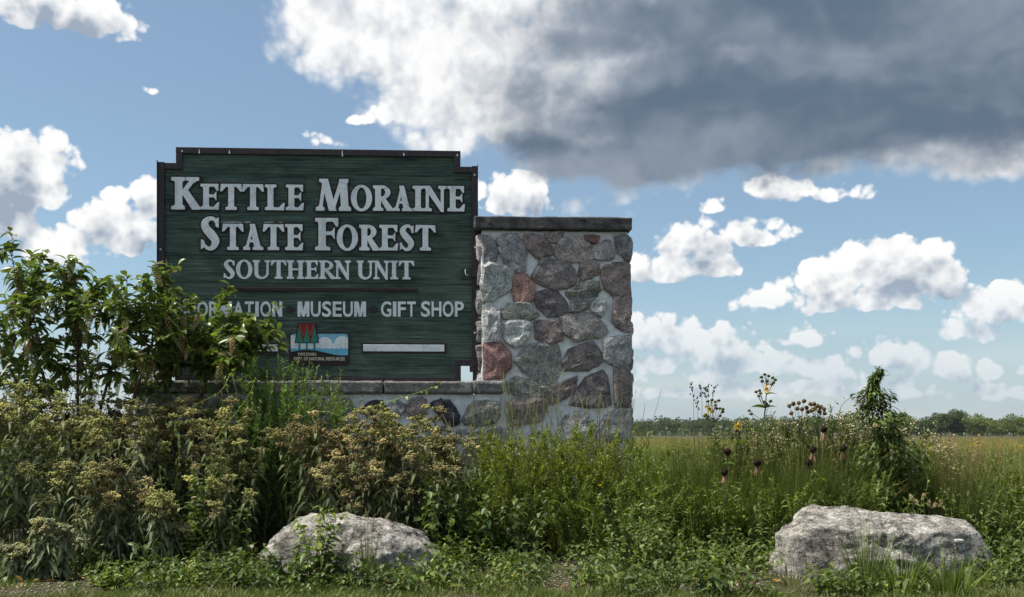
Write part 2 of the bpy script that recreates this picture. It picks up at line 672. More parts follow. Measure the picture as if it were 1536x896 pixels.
def build_ground():
    g = Geo()
    # fine in the flower bed, coarse out to the horizon
    xs = np.concatenate([-np.geomspace(2600, 8.5, 16), np.linspace(-8, 8, 65), np.geomspace(8.5, 2600, 16)])
    ys = np.concatenate([[-2600, -600, -120, -30, -6, 0, 3], np.linspace(4.5, 12, 50), np.geomspace(13, 2600, 22)])
    X, Y = np.meshgrid(xs, ys)
    Z = np.zeros_like(X)
    for i in range(X.shape[0]):
        for j in range(X.shape[1]):
            if abs(X[i, j]) < 8.2 and 4 < Y[i, j] < 12.5:
                Z[i, j] = 0.05 * mnoise.noise(Vector((X[i, j] * 1.3, Y[i, j] * 1.3, 0))) - 0.03
            else:
                Z[i, j] = -0.03
    nx = len(xs)
    q = [(r * nx + c, r * nx + c + 1, (r + 1) * nx + c + 1, (r + 1) * nx + c) for r in range(len(ys) - 1) for c in range(nx - 1)]
    g.add(np.stack([X, Y, Z], -1).reshape(-1, 3), q)
    o = obj('ground', g.mesh('ground', smooth=True), M['ground'])
    tag(o, kind='structure')


build_ground()

# ------------------------------------------------------------------ pillar, low wall and sign share one line, turned a little
TH = R(2.8)
CT, ST = math.cos(TH), math.sin(TH)
OX, OY = (720.0 - CX) / FPX * 9.45, 9.45      # left front corner of the pillar


def wl(px, py, off=0.0):
    """pixel -> (along the wall, height) on the plane 'off' metres behind the pillar's face"""
    k = (px - CX) / FPX
    s = (k * (OY + off * CT) - OX + off * ST) / (CT - k * ST)
    Y = OY + s * ST + off * CT
    return s, CAMZ + (HOR - py) / FPX * Y


def wworld(s, off, z=0.0):
    return (OX + s * CT - off * ST, OY + s * ST + off * CT, z)


def wthing(name, label, cat, s, off, group=None):
    return thing(name, label, cat, wworld(s, off), TH, group)


def mat_stone():
    """fieldstone: colour of each stone from its tint, speckled and veined"""
    m, nt, b = nt_mat('fieldstone')
    h = NT(nt)
    at_ = h.n('ShaderNodeAttribute', attribute_name='tint')
    oi = h.n('ShaderNodeObjectInfo')
    v = h.n('ShaderNodeVectorMath', operation='ADD')
    h.link(h.coord(), v.inputs[0])
    h.link(oi.outputs['Random'], v.inputs[1])
    v = v.outputs[0]
    f = h.noise(v, 75, 4, 0.8)
    f2 = h.noise(v, 11, 6, 0.7, 0.5)
    c = h.mix(1.0, at_.outputs['Color'], h.ramp(f2, [(0.36, (0.68, 0.68, 0.70)), (0.5, (1.15, 1.15, 1.15)), (0.64, (1.6, 1.57, 1.54))]), 'MULTIPLY')
    c = h.mix(1.0, c, h.ramp(f, [(0.38, (0.45, 0.45, 0.46)), (0.46, (0.95, 0.95, 0.95)), (0.55, (1.18, 1.18, 1.18)), (0.63, (1.9, 1.9, 1.9))]), 'MULTIPLY')
    h.link(c, b.inputs['Base Color'])
    n1 = h.bump(f2, 1.0, 0.06)
    h.link(h.bump(f, 0.7, 0.010, n1), b.inputs['Normal'])
    b.inputs['Roughness'].default_value = 0.86
    b.inputs['Specular IOR Level'].default_value = 0.25
    return m


M['stone'] = mat_stone()
M['mortar'] = mat_plain('mortar', (0.60, 0.61, 0.61), (0.84, 0.85, 0.86), 9, 0.9, 0.55, 0.012, lo=0.36, hi=0.58)
M['cap'] = mat_plain('cut limestone cap', (0.035, 0.034, 0.036), (0.135, 0.13, 0.128), 16, 0.9, 0.9, 0.02, detail=9, lo=0.3, hi=0.72)
M['cap_low'] = mat_plain('weathered limestone cap', (0.10, 0.097, 0.09), (0.27, 0.26, 0.245), 15, 0.9, 0.9, 0.02, detail=9, lo=0.3, hi=0.7)

TONE = {'g': (0.375, 0.373, 0.375), 'G': (0.44, 0.438, 0.435), 'p': (0.302, 0.295, 0.302), 'r': (0.303, 0.248, 0.232), 'R': (0.238, 0.144, 0.132), 'b': (0.249, 0.218, 0.207), 'B': (0.178, 0.156, 0.154), 't': (0.393, 0.353, 0.334), 'o': (0.394, 0.244, 0.197), 'e': (0.335, 0.33, 0.3), 'E': (0.255, 0.245, 0.225), 'w': (0.56, 0.555, 0.545), 'k': (0.055, 0.055, 0.06), 's': (0.289, 0.268, 0.242)}


def chaikin(p, n=1):
    p = np.asarray(p, float)
    for _ in range(n):
        a = np.roll(p, -1, 0)
        p = np.stack([p * 0.90 + a * 0.10, p * 0.10 + a * 0.90], 1).reshape(-1, 2)
    return p


def stone_mesh(poly, tone, bulge, seed, deep=0.05):
    """poly: outline in wall coordinates (along, up); face looks along -y"""
    r = np.random.default_rng(seed)
    p = chaikin(poly, 1)
    # break up the long edges and roughen the outline
    q = []
    for i in range(len(p)):
        a, b = p[i], p[(i + 1) % len(p)]
        q.append(a)
        if np.linalg.norm(b - a) > 0.06:
            q.append((a + b) / 2)
    p = np.array(q)
    c = p.mean(0)
    e_ = (p - c) / np.maximum(np.linalg.norm(p - c, axis=1, keepdims=True), 1e-6)
    p = p + e_ * 0.019
    p = p + r.normal(0, 0.0065, p.shape)
    size = math.sqrt(abs(np.sum(p[:, 0] * np.roll(p[:, 1], -1) - np.roll(p[:, 0], -1) * p[:, 1]) / 2))
    n = len(p)
    rings = [(1.0, deep), (1.0, -0.003), (0.965, -bulge * 0.62), (0.82, -bulge * 0.90), (0.45, -bulge)]
    off = r.normal(0, 40, 3)
    tilt = r.normal(0, 0.05, 2)
    g = Geo()
    vs = []
    for k, (s, y) in enumerate(rings):
        for a in p:
            xz = c + (a - c) * s
            yy = y
            if k >= 2:
                w = Vector((xz[0] * 7 + off[0], xz[1] * 7 + off[1], off[2]))
                yy += 0.022 * mnoise.noise(w) + 0.014 * mnoise.noise(w * 2.7) + (xz - c) @ tilt * (0.35 if k == 2 else 0.8)
                yy = min(yy, -0.002)
            vs.append((xz[0], yy, xz[1]))
    vs.append((c[0], -bulge * 1.0 + 0.01 * r.normal(), c[1]))
    quads = [(k * n + j, k * n + (j + 1) % n, (k + 1) * n + (j + 1) % n, (k + 1) * n + j) for k in range(len(rings) - 1) for j in range(n)]
    tr = [((len(rings) - 1) * n + j, (len(rings) - 1) * n + (j + 1) % n, len(vs) - 1) for j in range(n)]
    col_ = np.array(TONE[tone]) * (1 + r.normal(0, 0.08)) * (1 + r.normal(0, 0.012, 3))
    # orientation: outline may run either way
    if np.sum(p[:, 0] * np.roll(p[:, 1], -1) - np.roll(p[:, 0], -1) * p[:, 1]) < 0:
        quads = [q_[::-1] for q_ in quads]
        tr = [t_[::-1] for t_ in tr]
    g.add(vs, quads, tr, tint=col_)
    return g, size


def rough_box(x0, x1, y0, y1, z0, z1, step, amp, seed, edge=0.012):
    """a box whose faces are divided and chipped, for hand-cut slabs and mortar cores"""
    bm = bmesh.new()
    bmesh.ops.create_cube(bm, size=1.0)
    for v in bm.verts:
        v.co = Vector((x0 if v.co.x < 0 else x1, y0 if v.co.y < 0 else y1, z0 if v.co.z < 0 else z1))
    if edge:
        bmesh.ops.bevel(bm, geom=bm.edges[:], offset=edge, segments=2, affect='EDGES', profile=0.5)
    for _ in range(9):
        es = [e for e in bm.edges if e.calc_length() > step * 1.5]
        if not es:
            break
        bmesh.ops.subdivide_edges(bm, edges=es, cuts=1, use_grid_fill=True)
    bmesh.ops.triangulate(bm, faces=[f for f in bm.faces if len(f.verts) > 4])
    bm.normal_update()
    o = Vector((seed * 3.7, seed * 1.3, seed * 9.1))
    for v in bm.verts:
        p = v.co * 5 + o
        d = mnoise.noise(p) * 0.6 + mnoise.noise(p * 2.7) * 0.4 + mnoise.noise(p * 6.1) * 0.25
        v.co += v.normal * d * amp
    me = bpy.data.meshes.new('slab')
    bm.to_mesh(me)
    bm.free()
    return me


def shift_mesh(me, d):
    me.transform(Matrix.Translation(d))
    return me


def in_poly(x, y, poly):
    c = False
    j = len(poly) - 1
    for i in range(len(poly)):
        xi, yi = poly[i]
        xj, yj = poly[j]
        if (yi > y) != (yj > y) and x < (xj - xi) * (y - yi) / (yj - yi) + xi:
            c = not c
        j = i
    return c


def filler_stones(x0, x1, z0, z1, taken, seed, cell=0.27):
    """stones for the stretches the plants hide: jittered courses of rounded rubble"""
    r = np.random.default_rng(seed)
    out = []
    nz = max(1, round((z1 - z0) / cell))
    dz = (z1 - z0) / nz
    for i in range(nz):
        x = x0 + 0.012
        while x < x1 - 0.08:
            w = r.uniform(0.18, 0.38)
            if x + w > x1 - 0.12:
                w = x1 - x - 0.012
            zc, xc, a, b = z0 + (i + 0.5) * dz, x + w / 2, w / 2 - 0.016, dz / 2 - 0.018
            if not any(in_poly(px_, pz_, t) for t in taken for px_ in (x + 0.03, xc, x + w - 0.03) for pz_ in (zc - b * 0.85, zc, zc + b * 0.85)):
                k = 8
                ang = np.arange(k) * 2 * np.pi / k + r.uniform(-0.25, 0.25, k)
                rr = r.uniform(0.82, 1.06, k)
                cx, cz = np.cos(ang), np.sin(ang)
                m_ = np.maximum(abs(cx), abs(cz)) ** 0.75
                out.append(np.stack([xc + a * cx / m_ * rr, zc + b * cz / m_ * rr], 1))
            x += w
    return out


def build_masonry():
    za = lambda L: [(710 + x * 0.17857, 320 + y * 0.17857) for x, y in L]
    zb = lambda L: [(710 + x * 0.2232, 470 + y * 0.2232) for x, y in L]
    zc = lambda L: [(560 + x * 0.2604, 560 + y * 0.2604) for x, y in L]
    P = [(za([(78, 195), (140, 205), (175, 250), (190, 400), (150, 425), (78, 438)]), 'p'),
         (za([(210, 210), (260, 190), (370, 190), (400, 220), (440, 320), (440, 480), (400, 490), (270, 440), (215, 300)]), 'g'),
         (za([(430, 200), (480, 180), (580, 215), (665, 290), (655, 350), (560, 368), (480, 330), (435, 260)]), 'r'),
         (za([(600, 200), (610, 165), (760, 160), (740, 205), (700, 240), (640, 235)]), 'r'),
         (za([(690, 300), (740, 220), (850, 190), (930, 220), (975, 270), (970, 380), (930, 410), (800, 410), (700, 370)]), 't'),
         (za([(940, 195), (1055, 200), (1020, 240), (965, 235)]), 'R'),
         (za([(1005, 300), (1030, 260), (1140, 225), (1175, 280), (1180, 370), (1130, 390), (1020, 380)]), 't'),
         (za([(1185, 200), (1305, 195), (1308, 385), (1270, 380), (1220, 320)]), 'p'),
         (za([(490, 510), (575, 385), (720, 420), (850, 460), (855, 550), (840, 600), (700, 640), (560, 590), (500, 545)]), 'b'),
         (za([(885, 520), (905, 420), (1045, 408), (1060, 500), (1000, 530), (930, 560)]), 'r'),
         (za([(1075, 520), (1110, 450), (1180, 425), (1308, 415), (1310, 693), (1180, 688), (1100, 620)]), 'r'),
         (za([(78, 447), (120, 432), (270, 442), (340, 497), (310, 650), (180, 720), (78, 745)]), 'G'),
         (za([(330, 600), (335, 540), (370, 512), (440, 515), (505, 590), (490, 710), (400, 755), (345, 740)]), 'o'),
         (za([(780, 660), (900, 580), (1040, 575), (1065, 640), (1020, 700), (890, 713), (800, 700)]), 'E'),
         (za([(820, 718), (890, 724), (1015, 713), (950, 790), (900, 825), (830, 830)]), 'E'),
         (za([(510, 690), (600, 650), (720, 670), (780, 760), (795, 840), (740, 850), (640, 870), (540, 790)]), 'B'),
         (za([(245, 810), (300, 760), (470, 755), (540, 850), (500, 890), (330, 900), (260, 880)]), 'e'),
         (za([(985, 780), (1060, 735), (1110, 760), (1080, 860), (1020, 835)]), 'G'),
         (za([(1180, 708), (1311, 705), (1311, 985), (1240, 985), (1175, 920)]), 'r'),
         (zb([(65, -35), (120, -45), (180, 0), (185, 150), (170, 185), (75, 195)]), 'G'),
         (zb([(205, 80), (240, 55), (380, 60), (378, 160), (330, 205), (280, 225), (215, 180)]), 'w'),
         (zb([(415, 50), (560, 55), (600, 140), (590, 180), (510, 200), (420, 170)]), 'r'),
         (zb([(580, 25), (700, 5), (820, 10), (870, 70), (900, 130), (860, 150), (780, 165), (690, 190), (620, 130)]), 't'),
         (zb([(70, 205), (190, 205), (245, 270), (240, 370), (200, 430), (75, 440)]), 'R'),
         (zb([(285, 320), (350, 235), (430, 210), (560, 215), (585, 330), (570, 420), (520, 470), (430, 460), (330, 390)]), 'e'),
         (zb([(605, 330), (650, 240), (800, 190), (850, 260), (855, 320), (790, 370), (620, 390)]), 'b'),
         (zb([(890, 175), (1052, 155), (1055, 330), (960, 345), (880, 320)]), 'g'),
         (zb([(490, 540), (540, 490), (690, 425), (690, 480), (640, 560), (520, 610)]), 'r'),
         (zb([(640, 620), (740, 450), (870, 390), (900, 430), (925, 625)]), 'B'),
         (zb([(945, 370), (1052, 352), (1056, 625), (955, 625)]), 'r'),
         (zb([(225, 470), (300, 430), (420, 470), (480, 500), (470, 560), (300, 560), (240, 520)]), 'e'),
         (zb([(235, 620), (290, 565), (460, 570), (490, 650), (440, 720), (330, 745), (240, 740)]), 'r'),
         (zb([(600, 720), (680, 660), (760, 680), (800, 730), (790, 830), (640, 860)]), 'g'),
         (zb([(830, 820), (880, 700), (950, 655), (1056, 640), (1056, 850), (840, 870)]), 'g')]
    # ---- pillar
    sR, ztop = wl(945.0, 346)
    s0, z_cap0 = 0.0, wl(830, 346)[1]
    z_cap1 = wl(830, 327)[1]
    dep = 1.25
    pt = wthing('stone_pillar', 'square fieldstone pillar with pale mortar and a dark slab cap', 'pillar', sR / 2, dep / 2)
    org = Vector((-sR / 2, -dep / 2, 0))
    core = rough_box(0.012, sR - 0.012, 0.012, dep - 0.012, -0.15, z_cap0 + 0.004, 0.05, 0.016, 1, 0.02)
    obj('mortar_core', shift_mesh(core, org), M['mortar'], pt)
    taken = []
    for i, (poly, tone) in enumerate(P):
        lp = np.array([wl(x, y) for x, y in poly])
        taken.append([tuple(a) for a in lp])
        g, size = stone_mesh(lp, tone, 0.020 + 0.016 * (i % 3) / 2, 100 + i)
        obj('stone', shift_mesh(g.mesh('stone'), org), M['stone'], pt)
    keys = list('ggprrbtBeEsG')
    k = 0
    # the foot of the front, hidden by plants, then the two flanks and the back
    zf = min(p_[1] for t in taken for p_ in t) - 0.02
    for lp in filler_stones(0, sR, 0.0, zf, taken, 5):
        g, _ = stone_mesh(lp, keys[k % 12], 0.035, 300 + k)
        obj('stone', shift_mesh(g.mesh('stone'), org), M['stone'], pt)
        k += 1
    for side in (0, 1, 2):
        wdt = dep if side < 2 else sR
        for lp in filler_stones(0, wdt, 0.0, z_cap0 - 0.02, [], 11 + side):
            g, _ = stone_mesh(lp, keys[(k * 7) % 12], 0.035, 300 + k)
            me = g.mesh('stone')
            if side == 0:       # left flank looks along -x
                me.transform(Matrix.Translation((0, dep, 0)) @ Matrix.Rotation(R(-90), 4, 'Z'))
            elif side == 1:     # right flank looks along +x
                me.transform(Matrix.Translation((sR, 0, 0)) @ Matrix.Rotation(R(90), 4, 'Z'))
            else:
                me.transform(Matrix.Translation((sR, dep, 0)) @ Matrix.Rotation(R(180), 4, 'Z'))
            obj('stone', shift_mesh(me, org), M['stone'], pt)
            k += 1
    cap = rough_box(-0.055, sR + 0.012, -0.06, dep + 0.05, z_cap0, z_cap1, 0.035, 0.010, 4, 0.014)
    obj('cap_slab', shift_mesh(cap, org), M['cap'], pt)

    # ---- low wall in front of and beside the pillar, carrying the sign
    OFF = -0.14
    wth = 0.62
    sA, sB = wl(196, 600, OFF)[0], wl(754, 600, OFF)[0]
    zc0, zc1 = wl(640, 591, OFF)[1], wl(640, 572, OFF)[1]
    mid = (sA + sB) / 2
    wt = wthing('stone_wall', 'low fieldstone wall with grey slab coping under the green sign', 'wall', mid, OFF + wth / 2)
    org = Vector((-mid, -(OFF + wth / 2), 0))
    # the wall stops at the pillar; only its face runs on across the pillar's foot
    core = rough_box(sA + 0.01, -0.06, OFF + 0.012, OFF + wth - 0.012, -0.15, zc0 + 0.004, 0.09, 0.010, 2, 0.02)
    obj('mortar_core', shift_mesh(core, org), M['mortar'], wt)
    core = rough_box(-0.06 + 0.003, sB - 0.03, OFF + 0.015, -0.052, -0.15, zc0 + 0.003, 0.06, 0.006, 3, 0.012)
    obj('mortar_core', shift_mesh(core, org), M['mortar'], wt)
    W = [(zc([(320, 185), (390, 150), (440, 165), (495, 235), (490, 290), (430, 295)]), 'k'),
         (zc([(520, 270), (560, 180), (640, 160), (720, 170), (728, 230), (690, 290), (540, 300)]), 's'),
         (zc([(-60, 200), (-10, 160), (40, 165), (65, 200), (50, 225), (-40, 235)]), 'k'),
         (zc([(195, 175), (240, 145), (300, 160), (305, 225), (260, 250), (200, 225)]), 'r'),
         (zc([(660, 335), (735, 320), (738, 400), (670, 410)]), 'p'),
         (zc([(490, 325), (600, 325), (610, 400), (480, 395)]), 'p'),
         (zc([(95, 180), (150, 160), (175, 200), (150, 245), (100, 235)]), 'g')]
    taken = []
    for i, (poly, tone) in enumerate(W):
        lp = np.array([wl(x, y, OFF) for x, y in poly])
        taken.append([tuple(a) for a in lp])
        g, _ = stone_mesh(lp, tone, 0.035, 500 + i)
        me = g.mesh('stone')
        me.transform(Matrix.Translation((0, OFF, 0)))
        obj('stone', shift_mesh(me, org), M['stone'], wt)
    for lp in filler_stones(sA, sB, 0.0, zc0 - 0.02, taken, 23, 0.24):
        g, _ = stone_mesh(lp, keys[(k * 5) % 12], 0.035, 300 + k)
        me = g.mesh('stone')
        me.transform(Matrix.Translation((0, OFF, 0)))
        obj('stone', shift_mesh(me, org), M['stone'], wt)
        k += 1
    for lp in filler_stones(sA, -0.07, 0.0, zc0 - 0.02, [], 29, 0.24):
        g, _ = stone_mesh(lp, keys[(k * 5) % 12], 0.035, 300 + k)
        me = g.mesh('stone')
        me.transform(Matrix.Translation((sA - 0.07, OFF + wth, 0)) @ Matrix.Rotation(R(180), 4, 'Z'))
        obj('stone', shift_mesh(me, org), M['stone'], wt)
        k += 1
    cuts = [sA - 0.05, wl(378, 580, OFF)[0], wl(575, 580, OFF)[0], wl(757, 580, OFF)[0]]
    for i in range(3):
        last = i == 2
        # the right-hand coping slab is cut back where the pillar stands
        back = OFF + wth + 0.04
        if not last:
            me = rough_box(cuts[i] + 0.005, cuts[i + 1] - 0.005, OFF - 0.045, back, zc0, zc1, 0.04, 0.012, 6 + i, 0.02)
            obj('coping_slab', shift_mesh(me, org), M['cap_low'], wt)
        else:
            me = rough_box(cuts[i] + 0.005, -0.066, OFF - 0.045, back, zc0, zc1, 0.04, 0.012, 6 + i, 0.02)
            me2 = rough_box(-0.075, cuts[i + 1], OFF - 0.045, -0.055, zc0 + 0.002, zc1 + 0.002, 0.035, 0.012, 12, 0.025)
            bm = bmesh.new()
            bm.from_mesh(me)
            bm.from_mesh(me2)
            bm.to_mesh(me)
            bm.free()
            obj('coping_slab', shift_mesh(me, org), M['cap_low'], wt)
    return zc1


Z_COPING = build_masonry()

# ------------------------------------------------------------------ the sign
def mat_board():
    m, nt, b = nt_mat('sandblasted green board')
    h = NT(nt)
    v = h.coord()
    g1 = h.noise(h.mapping(v, (1.6, 1, 130)), 1.0, 4, 0.72, 0.25)
    g2 = h.noise(h.mapping(v, (1.3, 1, 6.0)), 1.6, 6, 0.7)
    g3 = h.noise(h.mapping(v, (5, 1, 150)), 1.0, 3, 0.7)
    c = h.ramp(g1, [(0.35, (0.018, 0.030, 0.025)), (0.45, (0.056, 0.090, 0.070)), (0.55, (0.084, 0.134, 0.104)), (0.66, (0.16, 0.215, 0.178))])
    c = h.mix(1.0, c, h.ramp(g2, [(0.34, (0.45, 0.48, 0.5)), (0.5, (1.0, 1.0, 1.0)), (0.66, (1.3, 1.28, 1.25))]), 'MULTIPLY')
    wear = h.ramp(g3, [(0.68, (0, 0, 0)), (0.80, (1, 1, 1))])
    c = h.mix(h.mix(1.0, wear, (0.28, 0.28, 0.28), 'MULTIPLY'), c, (0.24, 0.28, 0.26))
    h.link(c, b.inputs['Base Color'])
    n1 = h.bump(g1, 0.95, 0.012)
    h.link(h.bump(g3, 0.4, 0.004, n1), b.inputs['Normal'])
    b.inputs['Roughness'].default_value = 0.75
    b.inputs['Specular IOR Level'].default_value = 0.25
    return m


M['board'] = mat_board()
M['frame'] = mat_plain('dark brown painted timber', (0.022, 0.015, 0.019), (0.045, 0.033, 0.038), 9, 0.55, 0.25, 0.003, (3, 1, 1), spec=0.4)


def mat_letter():
    m, nt, b = nt_mat('weathered white letter paint')
    h = NT(nt)
    v = h.coord()
    f1 = h.noise(v, 5, 6, 0.7)
    f2 = h.noise(h.mapping(v, (22, 1, 3.0)), 1.0, 5, 0.7)
    c = h.ramp(f1, [(0.36, (0.60, 0.66, 0.69)), (0.56, (0.78, 0.83, 0.85))])
    c = h.mix(1.0, c, h.ramp(f2, [(0.32, (0.72, 0.72, 0.70)), (0.44, (1, 1, 1))]), 'MULTIPLY')
    vo = h.n('ShaderNodeTexVoronoi', feature='DISTANCE_TO_EDGE')
    vo.inputs['Scale'].default_value = 5.0
    h.link(v, vo.inputs['Vector'])
    c = h.mix(1.0, c, h.ramp(vo.outputs['Distance'], [(0.003, (0.62, 0.62, 0.62)), (0.010, (1, 1, 1))]), 'MULTIPLY')
    h.link(c, b.inputs['Base Color'])
    b.inputs['Roughness'].default_value = 0.65
    b.inputs['Specular IOR Level'].default_value = 0.3
    return m


M['letter'] = mat_letter()
M['outline'] = mat_plain('dark brown letter edge', (0.022, 0.013, 0.017), (0.04, 0.026, 0.03), 12, 0.6, 0.2, 0.002)
M['bird'] = mat_plain('white chip', (0.6, 0.6, 0.6), (0.85, 0.85, 0.85), 40, 0.8)
M['metal'] = mat_plain('screw', (0.55, 0.57, 0.6), (0.75, 0.77, 0.8), 40, 0.35)
for nm, c in (('logo_brown', (0.030, 0.020, 0.022)), ('logo_blue', (0.19, 0.46, 0.62)), ('logo_water', (0.13, 0.42, 0.60)), ('logo_green', (0.030, 0.20, 0.135)),
              ('logo_red', (0.17, 0.018, 0.02)), ('logo_rim', (0.35, 0.09, 0.07)), ('logo_cream', (0.66, 0.62, 0.46))):
    M[nm] = mat_plain(nm.replace('_', ' '), tuple(x * 0.9 for x in c), tuple(x * 1.08 for x in c), 10, 0.6, 0.1, 0.002)
M['edge_line'] = M['outline']  # same dark brown paint as the letter edges


# ---- letters drawn as distance fields (strokes, serifs, bowls), then traced
def f_poly(X, Y, pts):
    pts = np.asarray(pts, float)
    a = np.sum(pts[:, 0] * np.roll(pts[:, 1], -1) - np.roll(pts[:, 0], -1) * pts[:, 1])
    if a < 0:
        pts = pts[::-1]
    f = np.full(X.shape, -1e9)
    for i in range(len(pts)):
        p, q = pts[i], pts[(i + 1) % len(pts)]
        e = q - p
        l = math.hypot(*e)
        if l < 1e-9:
            continue
        f = np.maximum(f, ((X - p[0]) * e[1] - (Y - p[1]) * e[0]) / l)
    return f


def f_ell(X, Y, cx, cy, rx, ry):
    x, y = X - cx, Y - cy
    k1 = np.sqrt((x / rx) ** 2 + (y / ry) ** 2)
    k2 = np.sqrt((x / rx ** 2) ** 2 + (y / ry ** 2) ** 2) + 1e-9
    return k1 * (k1 - 1) / k2


def f_path(X, Y, pts):
    """stroke of changing width along x, y, radius"""
    f = np.full(X.shape, 1e9)
    pts = np.asarray(pts, float)
    t = np.linspace(0, len(pts) - 1, 90)
    i = np.clip(np.floor(t).astype(int), 0, len(pts) - 2)
    u = (t - i)[:, None]
    P0, P1, P2, P3 = pts[np.maximum(i - 1, 0)], pts[i], pts[i + 1], pts[np.minimum(i + 2, len(pts) - 1)]
    c = 0.5 * (2 * P1 + (P2 - P0) * u + (2 * P0 - 5 * P1 + 4 * P2 - P3) * u ** 2 + (3 * P1 - P0 - 3 * P2 + P3) * u ** 3)
    for x, y, r in c:
        f = np.minimum(f, np.hypot(X - x, Y - y) - r)
    return f


def glyph(ch, w, X, Y):
    s, t = 0.205, 0.088          # stem and hairline
    thin = 0.105
    fs = []
    add = fs.append
    rect = lambda a, b, c, d: add(f_poly(X, Y, [(a, b), (c, b), (c, d), (a, d)]))
    poly = lambda *p: add(f_poly(X, Y, p))

    def seg(x0, y0, x1, y1, th):
        d = np.array([x1 - x0, y1 - y0])
        d /= np.hypot(*d)
        # horizontal cut ends, so strokes stand flat on the line
        hx = th / 2 / max(abs(d[1]), 0.2)
        poly((x0 - hx, y0), (x0 + hx, y0), (x1 + hx, y1), (x1 - hx, y1))

    def foot(xa, xb, s0, s1, y=0, up=1):
        """serif from xa to xb under a stem s0..s1"""
        e = y + up * t
        poly((xa, y), (xb, y), (xb, e), (xa, e))
        poly((max(xa, s0 - 0.055), e), (min(xb, s1 + 0.055), e), (s1, e + up * 0.06), (s0, e + up * 0.06))

    def arm_top(x0, x1, y=1.0, drop=0.25):
        rect(x0, y - t, x1, y)
        poly((x1 - 0.15, y - t), (x1, y), (x1, y - drop), (x1 - 0.045, y - drop))

    def arm_bot(x0, x1, rise=0.27):
        rect(x0, 0, x1 - 0.03, t)
        poly((x1 - 0.20, t), (x1 - 0.03, 0), (x1, rise), (x1 - 0.045, rise))

    def mid(x0, x1, y=0.53):
        rect(x0, y - 0.045, x1, y + 0.045)
        poly((x1 - 0.11, y), (x1, y + 0.16), (x1, y - 0.16))

    if ch == 'I':
        c = w / 2
        rect(c - s / 2, 0, c + s / 2, 1)
        foot(0, w, c - s / 2, c + s / 2)
        foot(0, w, c - s / 2, c + s / 2, 1, -1)
    elif ch in 'EFL':
        a = 0.105
        rect(a, 0, a + s, 1)
        if ch == 'L':
            foot(0, 0.43, a, a + s, 1, -1)
        else:
            foot(0, 0.36, a, a + s, 1, -1)
            arm_top(0, w * 0.95 if ch == 'E' else w)
            mid(a + s - 0.02, w * 0.84)
        foot(0, 0.36 if ch != 'F' else 0.45, a, a + s)
        if ch != 'F':
            arm_bot(0, w)
    elif ch == 'T':
        c = w / 2
        rect(c - s / 2, 0, c + s / 2, 1)
        foot(c - 0.21, c + 0.21, c - s / 2, c + s / 2)
        rect(0.03, 1 - t, w - 0.03, 1)
        for k in (-1, 1):
            e = c + k * w / 2
            poly((e - k * 0.20, 1 - t), (e - k * 0.03, 1), (e, 0.73), (e - k * 0.055, 0.73))
    elif ch == 'H':
        a, b = 0.09, w - 0.09 - s
        for q in (a, b):
            rect(q, 0, q + s, 1)
            foot(q - 0.09, q + s + 0.09, q, q + s)
            foot(q - 0.09, q + s + 0.09, q, q + s, 1, -1)
        rect(a + s - 0.02, 0.47, b + 0.02, 0.56)
    elif ch == 'K':
        a = 0.12
        rect(a, 0, a + s, 1)
        foot(0, 0.40, a, a + s)
        foot(0, 0.42, a, a + s, 1, -1)
        seg(0.33, 0.48, w * 0.78, 0.96, 0.115)
        rect(w * 0.52, 1 - t, w * 0.95, 1)
        poly((w * 0.66, 1 - t), (w * 0.9, 1 - t), (w * 0.78, 0.84), (w * 0.68, 0.84))
        poly((0.33, 0.50), (0.50, 0.60), (w, 0.04), (w, 0.0), (w - 0.25, 0.0))
    elif ch == 'M':
        seg(0.13, 0, w * 0.235, 0.95, 0.085)
        seg(w * 0.24, 1.0, w * 0.475, 0.0, s)
        seg(w * 0.475, 0.02, w * 0.745, 1.0, 0.10)
        seg(w * 0.785, 1.0, w * 0.835, 0.0, s * 1.05)
        foot(0, 0.25, 0.09, 0.17)
        foot(w * 0.67, w, w * 0.735, w * 0.93)
        rect(w * 0.10, 1 - t, w * 0.30, 1)
        rect(w * 0.68, 1 - t, w * 0.925, 1)
    elif ch == 'N':
        rect(0.10, 0, 0.10 + 0.10, 1)
        foot(0, 0.32, 0.10, 0.20)
        rect(w - 0.21, 0, w - 0.11, 1)
        foot(w - 0.31, w, w - 0.21, w - 0.11, 1, -1)
        poly((0.0, 1), (0.26, 1), (w - 0.11, 0.12), (w - 0.11, -0.03), (w - 0.20, -0.03))
        rect(0, 1 - t, 0.25, 1)
    elif ch == 'O':
        add(np.maximum(f_ell(X, Y, w / 2, 0.5, w / 2, 0.52), -f_ell(X, Y, w / 2, 0.5, w / 2 - s, 0.52 - 0.085)))
    elif ch == 'U':
        a, b = 0.085, w - 0.085 - thin
        rect(a, 0.3, a + s, 1)
        rect(b, 0.3, b + thin, 1)
        foot(a - 0.085, a + s + 0.085, a, a + s, 1, -1)
        foot(b - 0.1, b + thin + 0.085, b, b + thin, 1, -1)
        cx, rx = (a + b + thin) / 2, (b + thin - a) / 2
        ci, ri = (a + s + b) / 2, (b - a - s) / 2
        ring = np.maximum(f_ell(X, Y, cx, 0.31, rx, 0.33), -f_ell(X, Y, ci, 0.33, ri, 0.24))
        ring = np.maximum(ring, -f_poly(X, Y, [(a + s, 0.32), (b, 0.32), (b, 1.2), (a + s, 1.2)]))
        add(np.maximum(ring, Y - 0.31))
    elif ch == 'R':
        a = 0.09
        rect(a, 0, a + s, 1)
        foot(0, 0.39, a, a + s)
        foot(0, 0.35, a, a + s, 1, -1)
        x0, x1 = a + s, w * 0.86
        out = f_ell(X, Y, x0 + 0.04, 0.735, x1 - x0 - 0.04, 0.268)
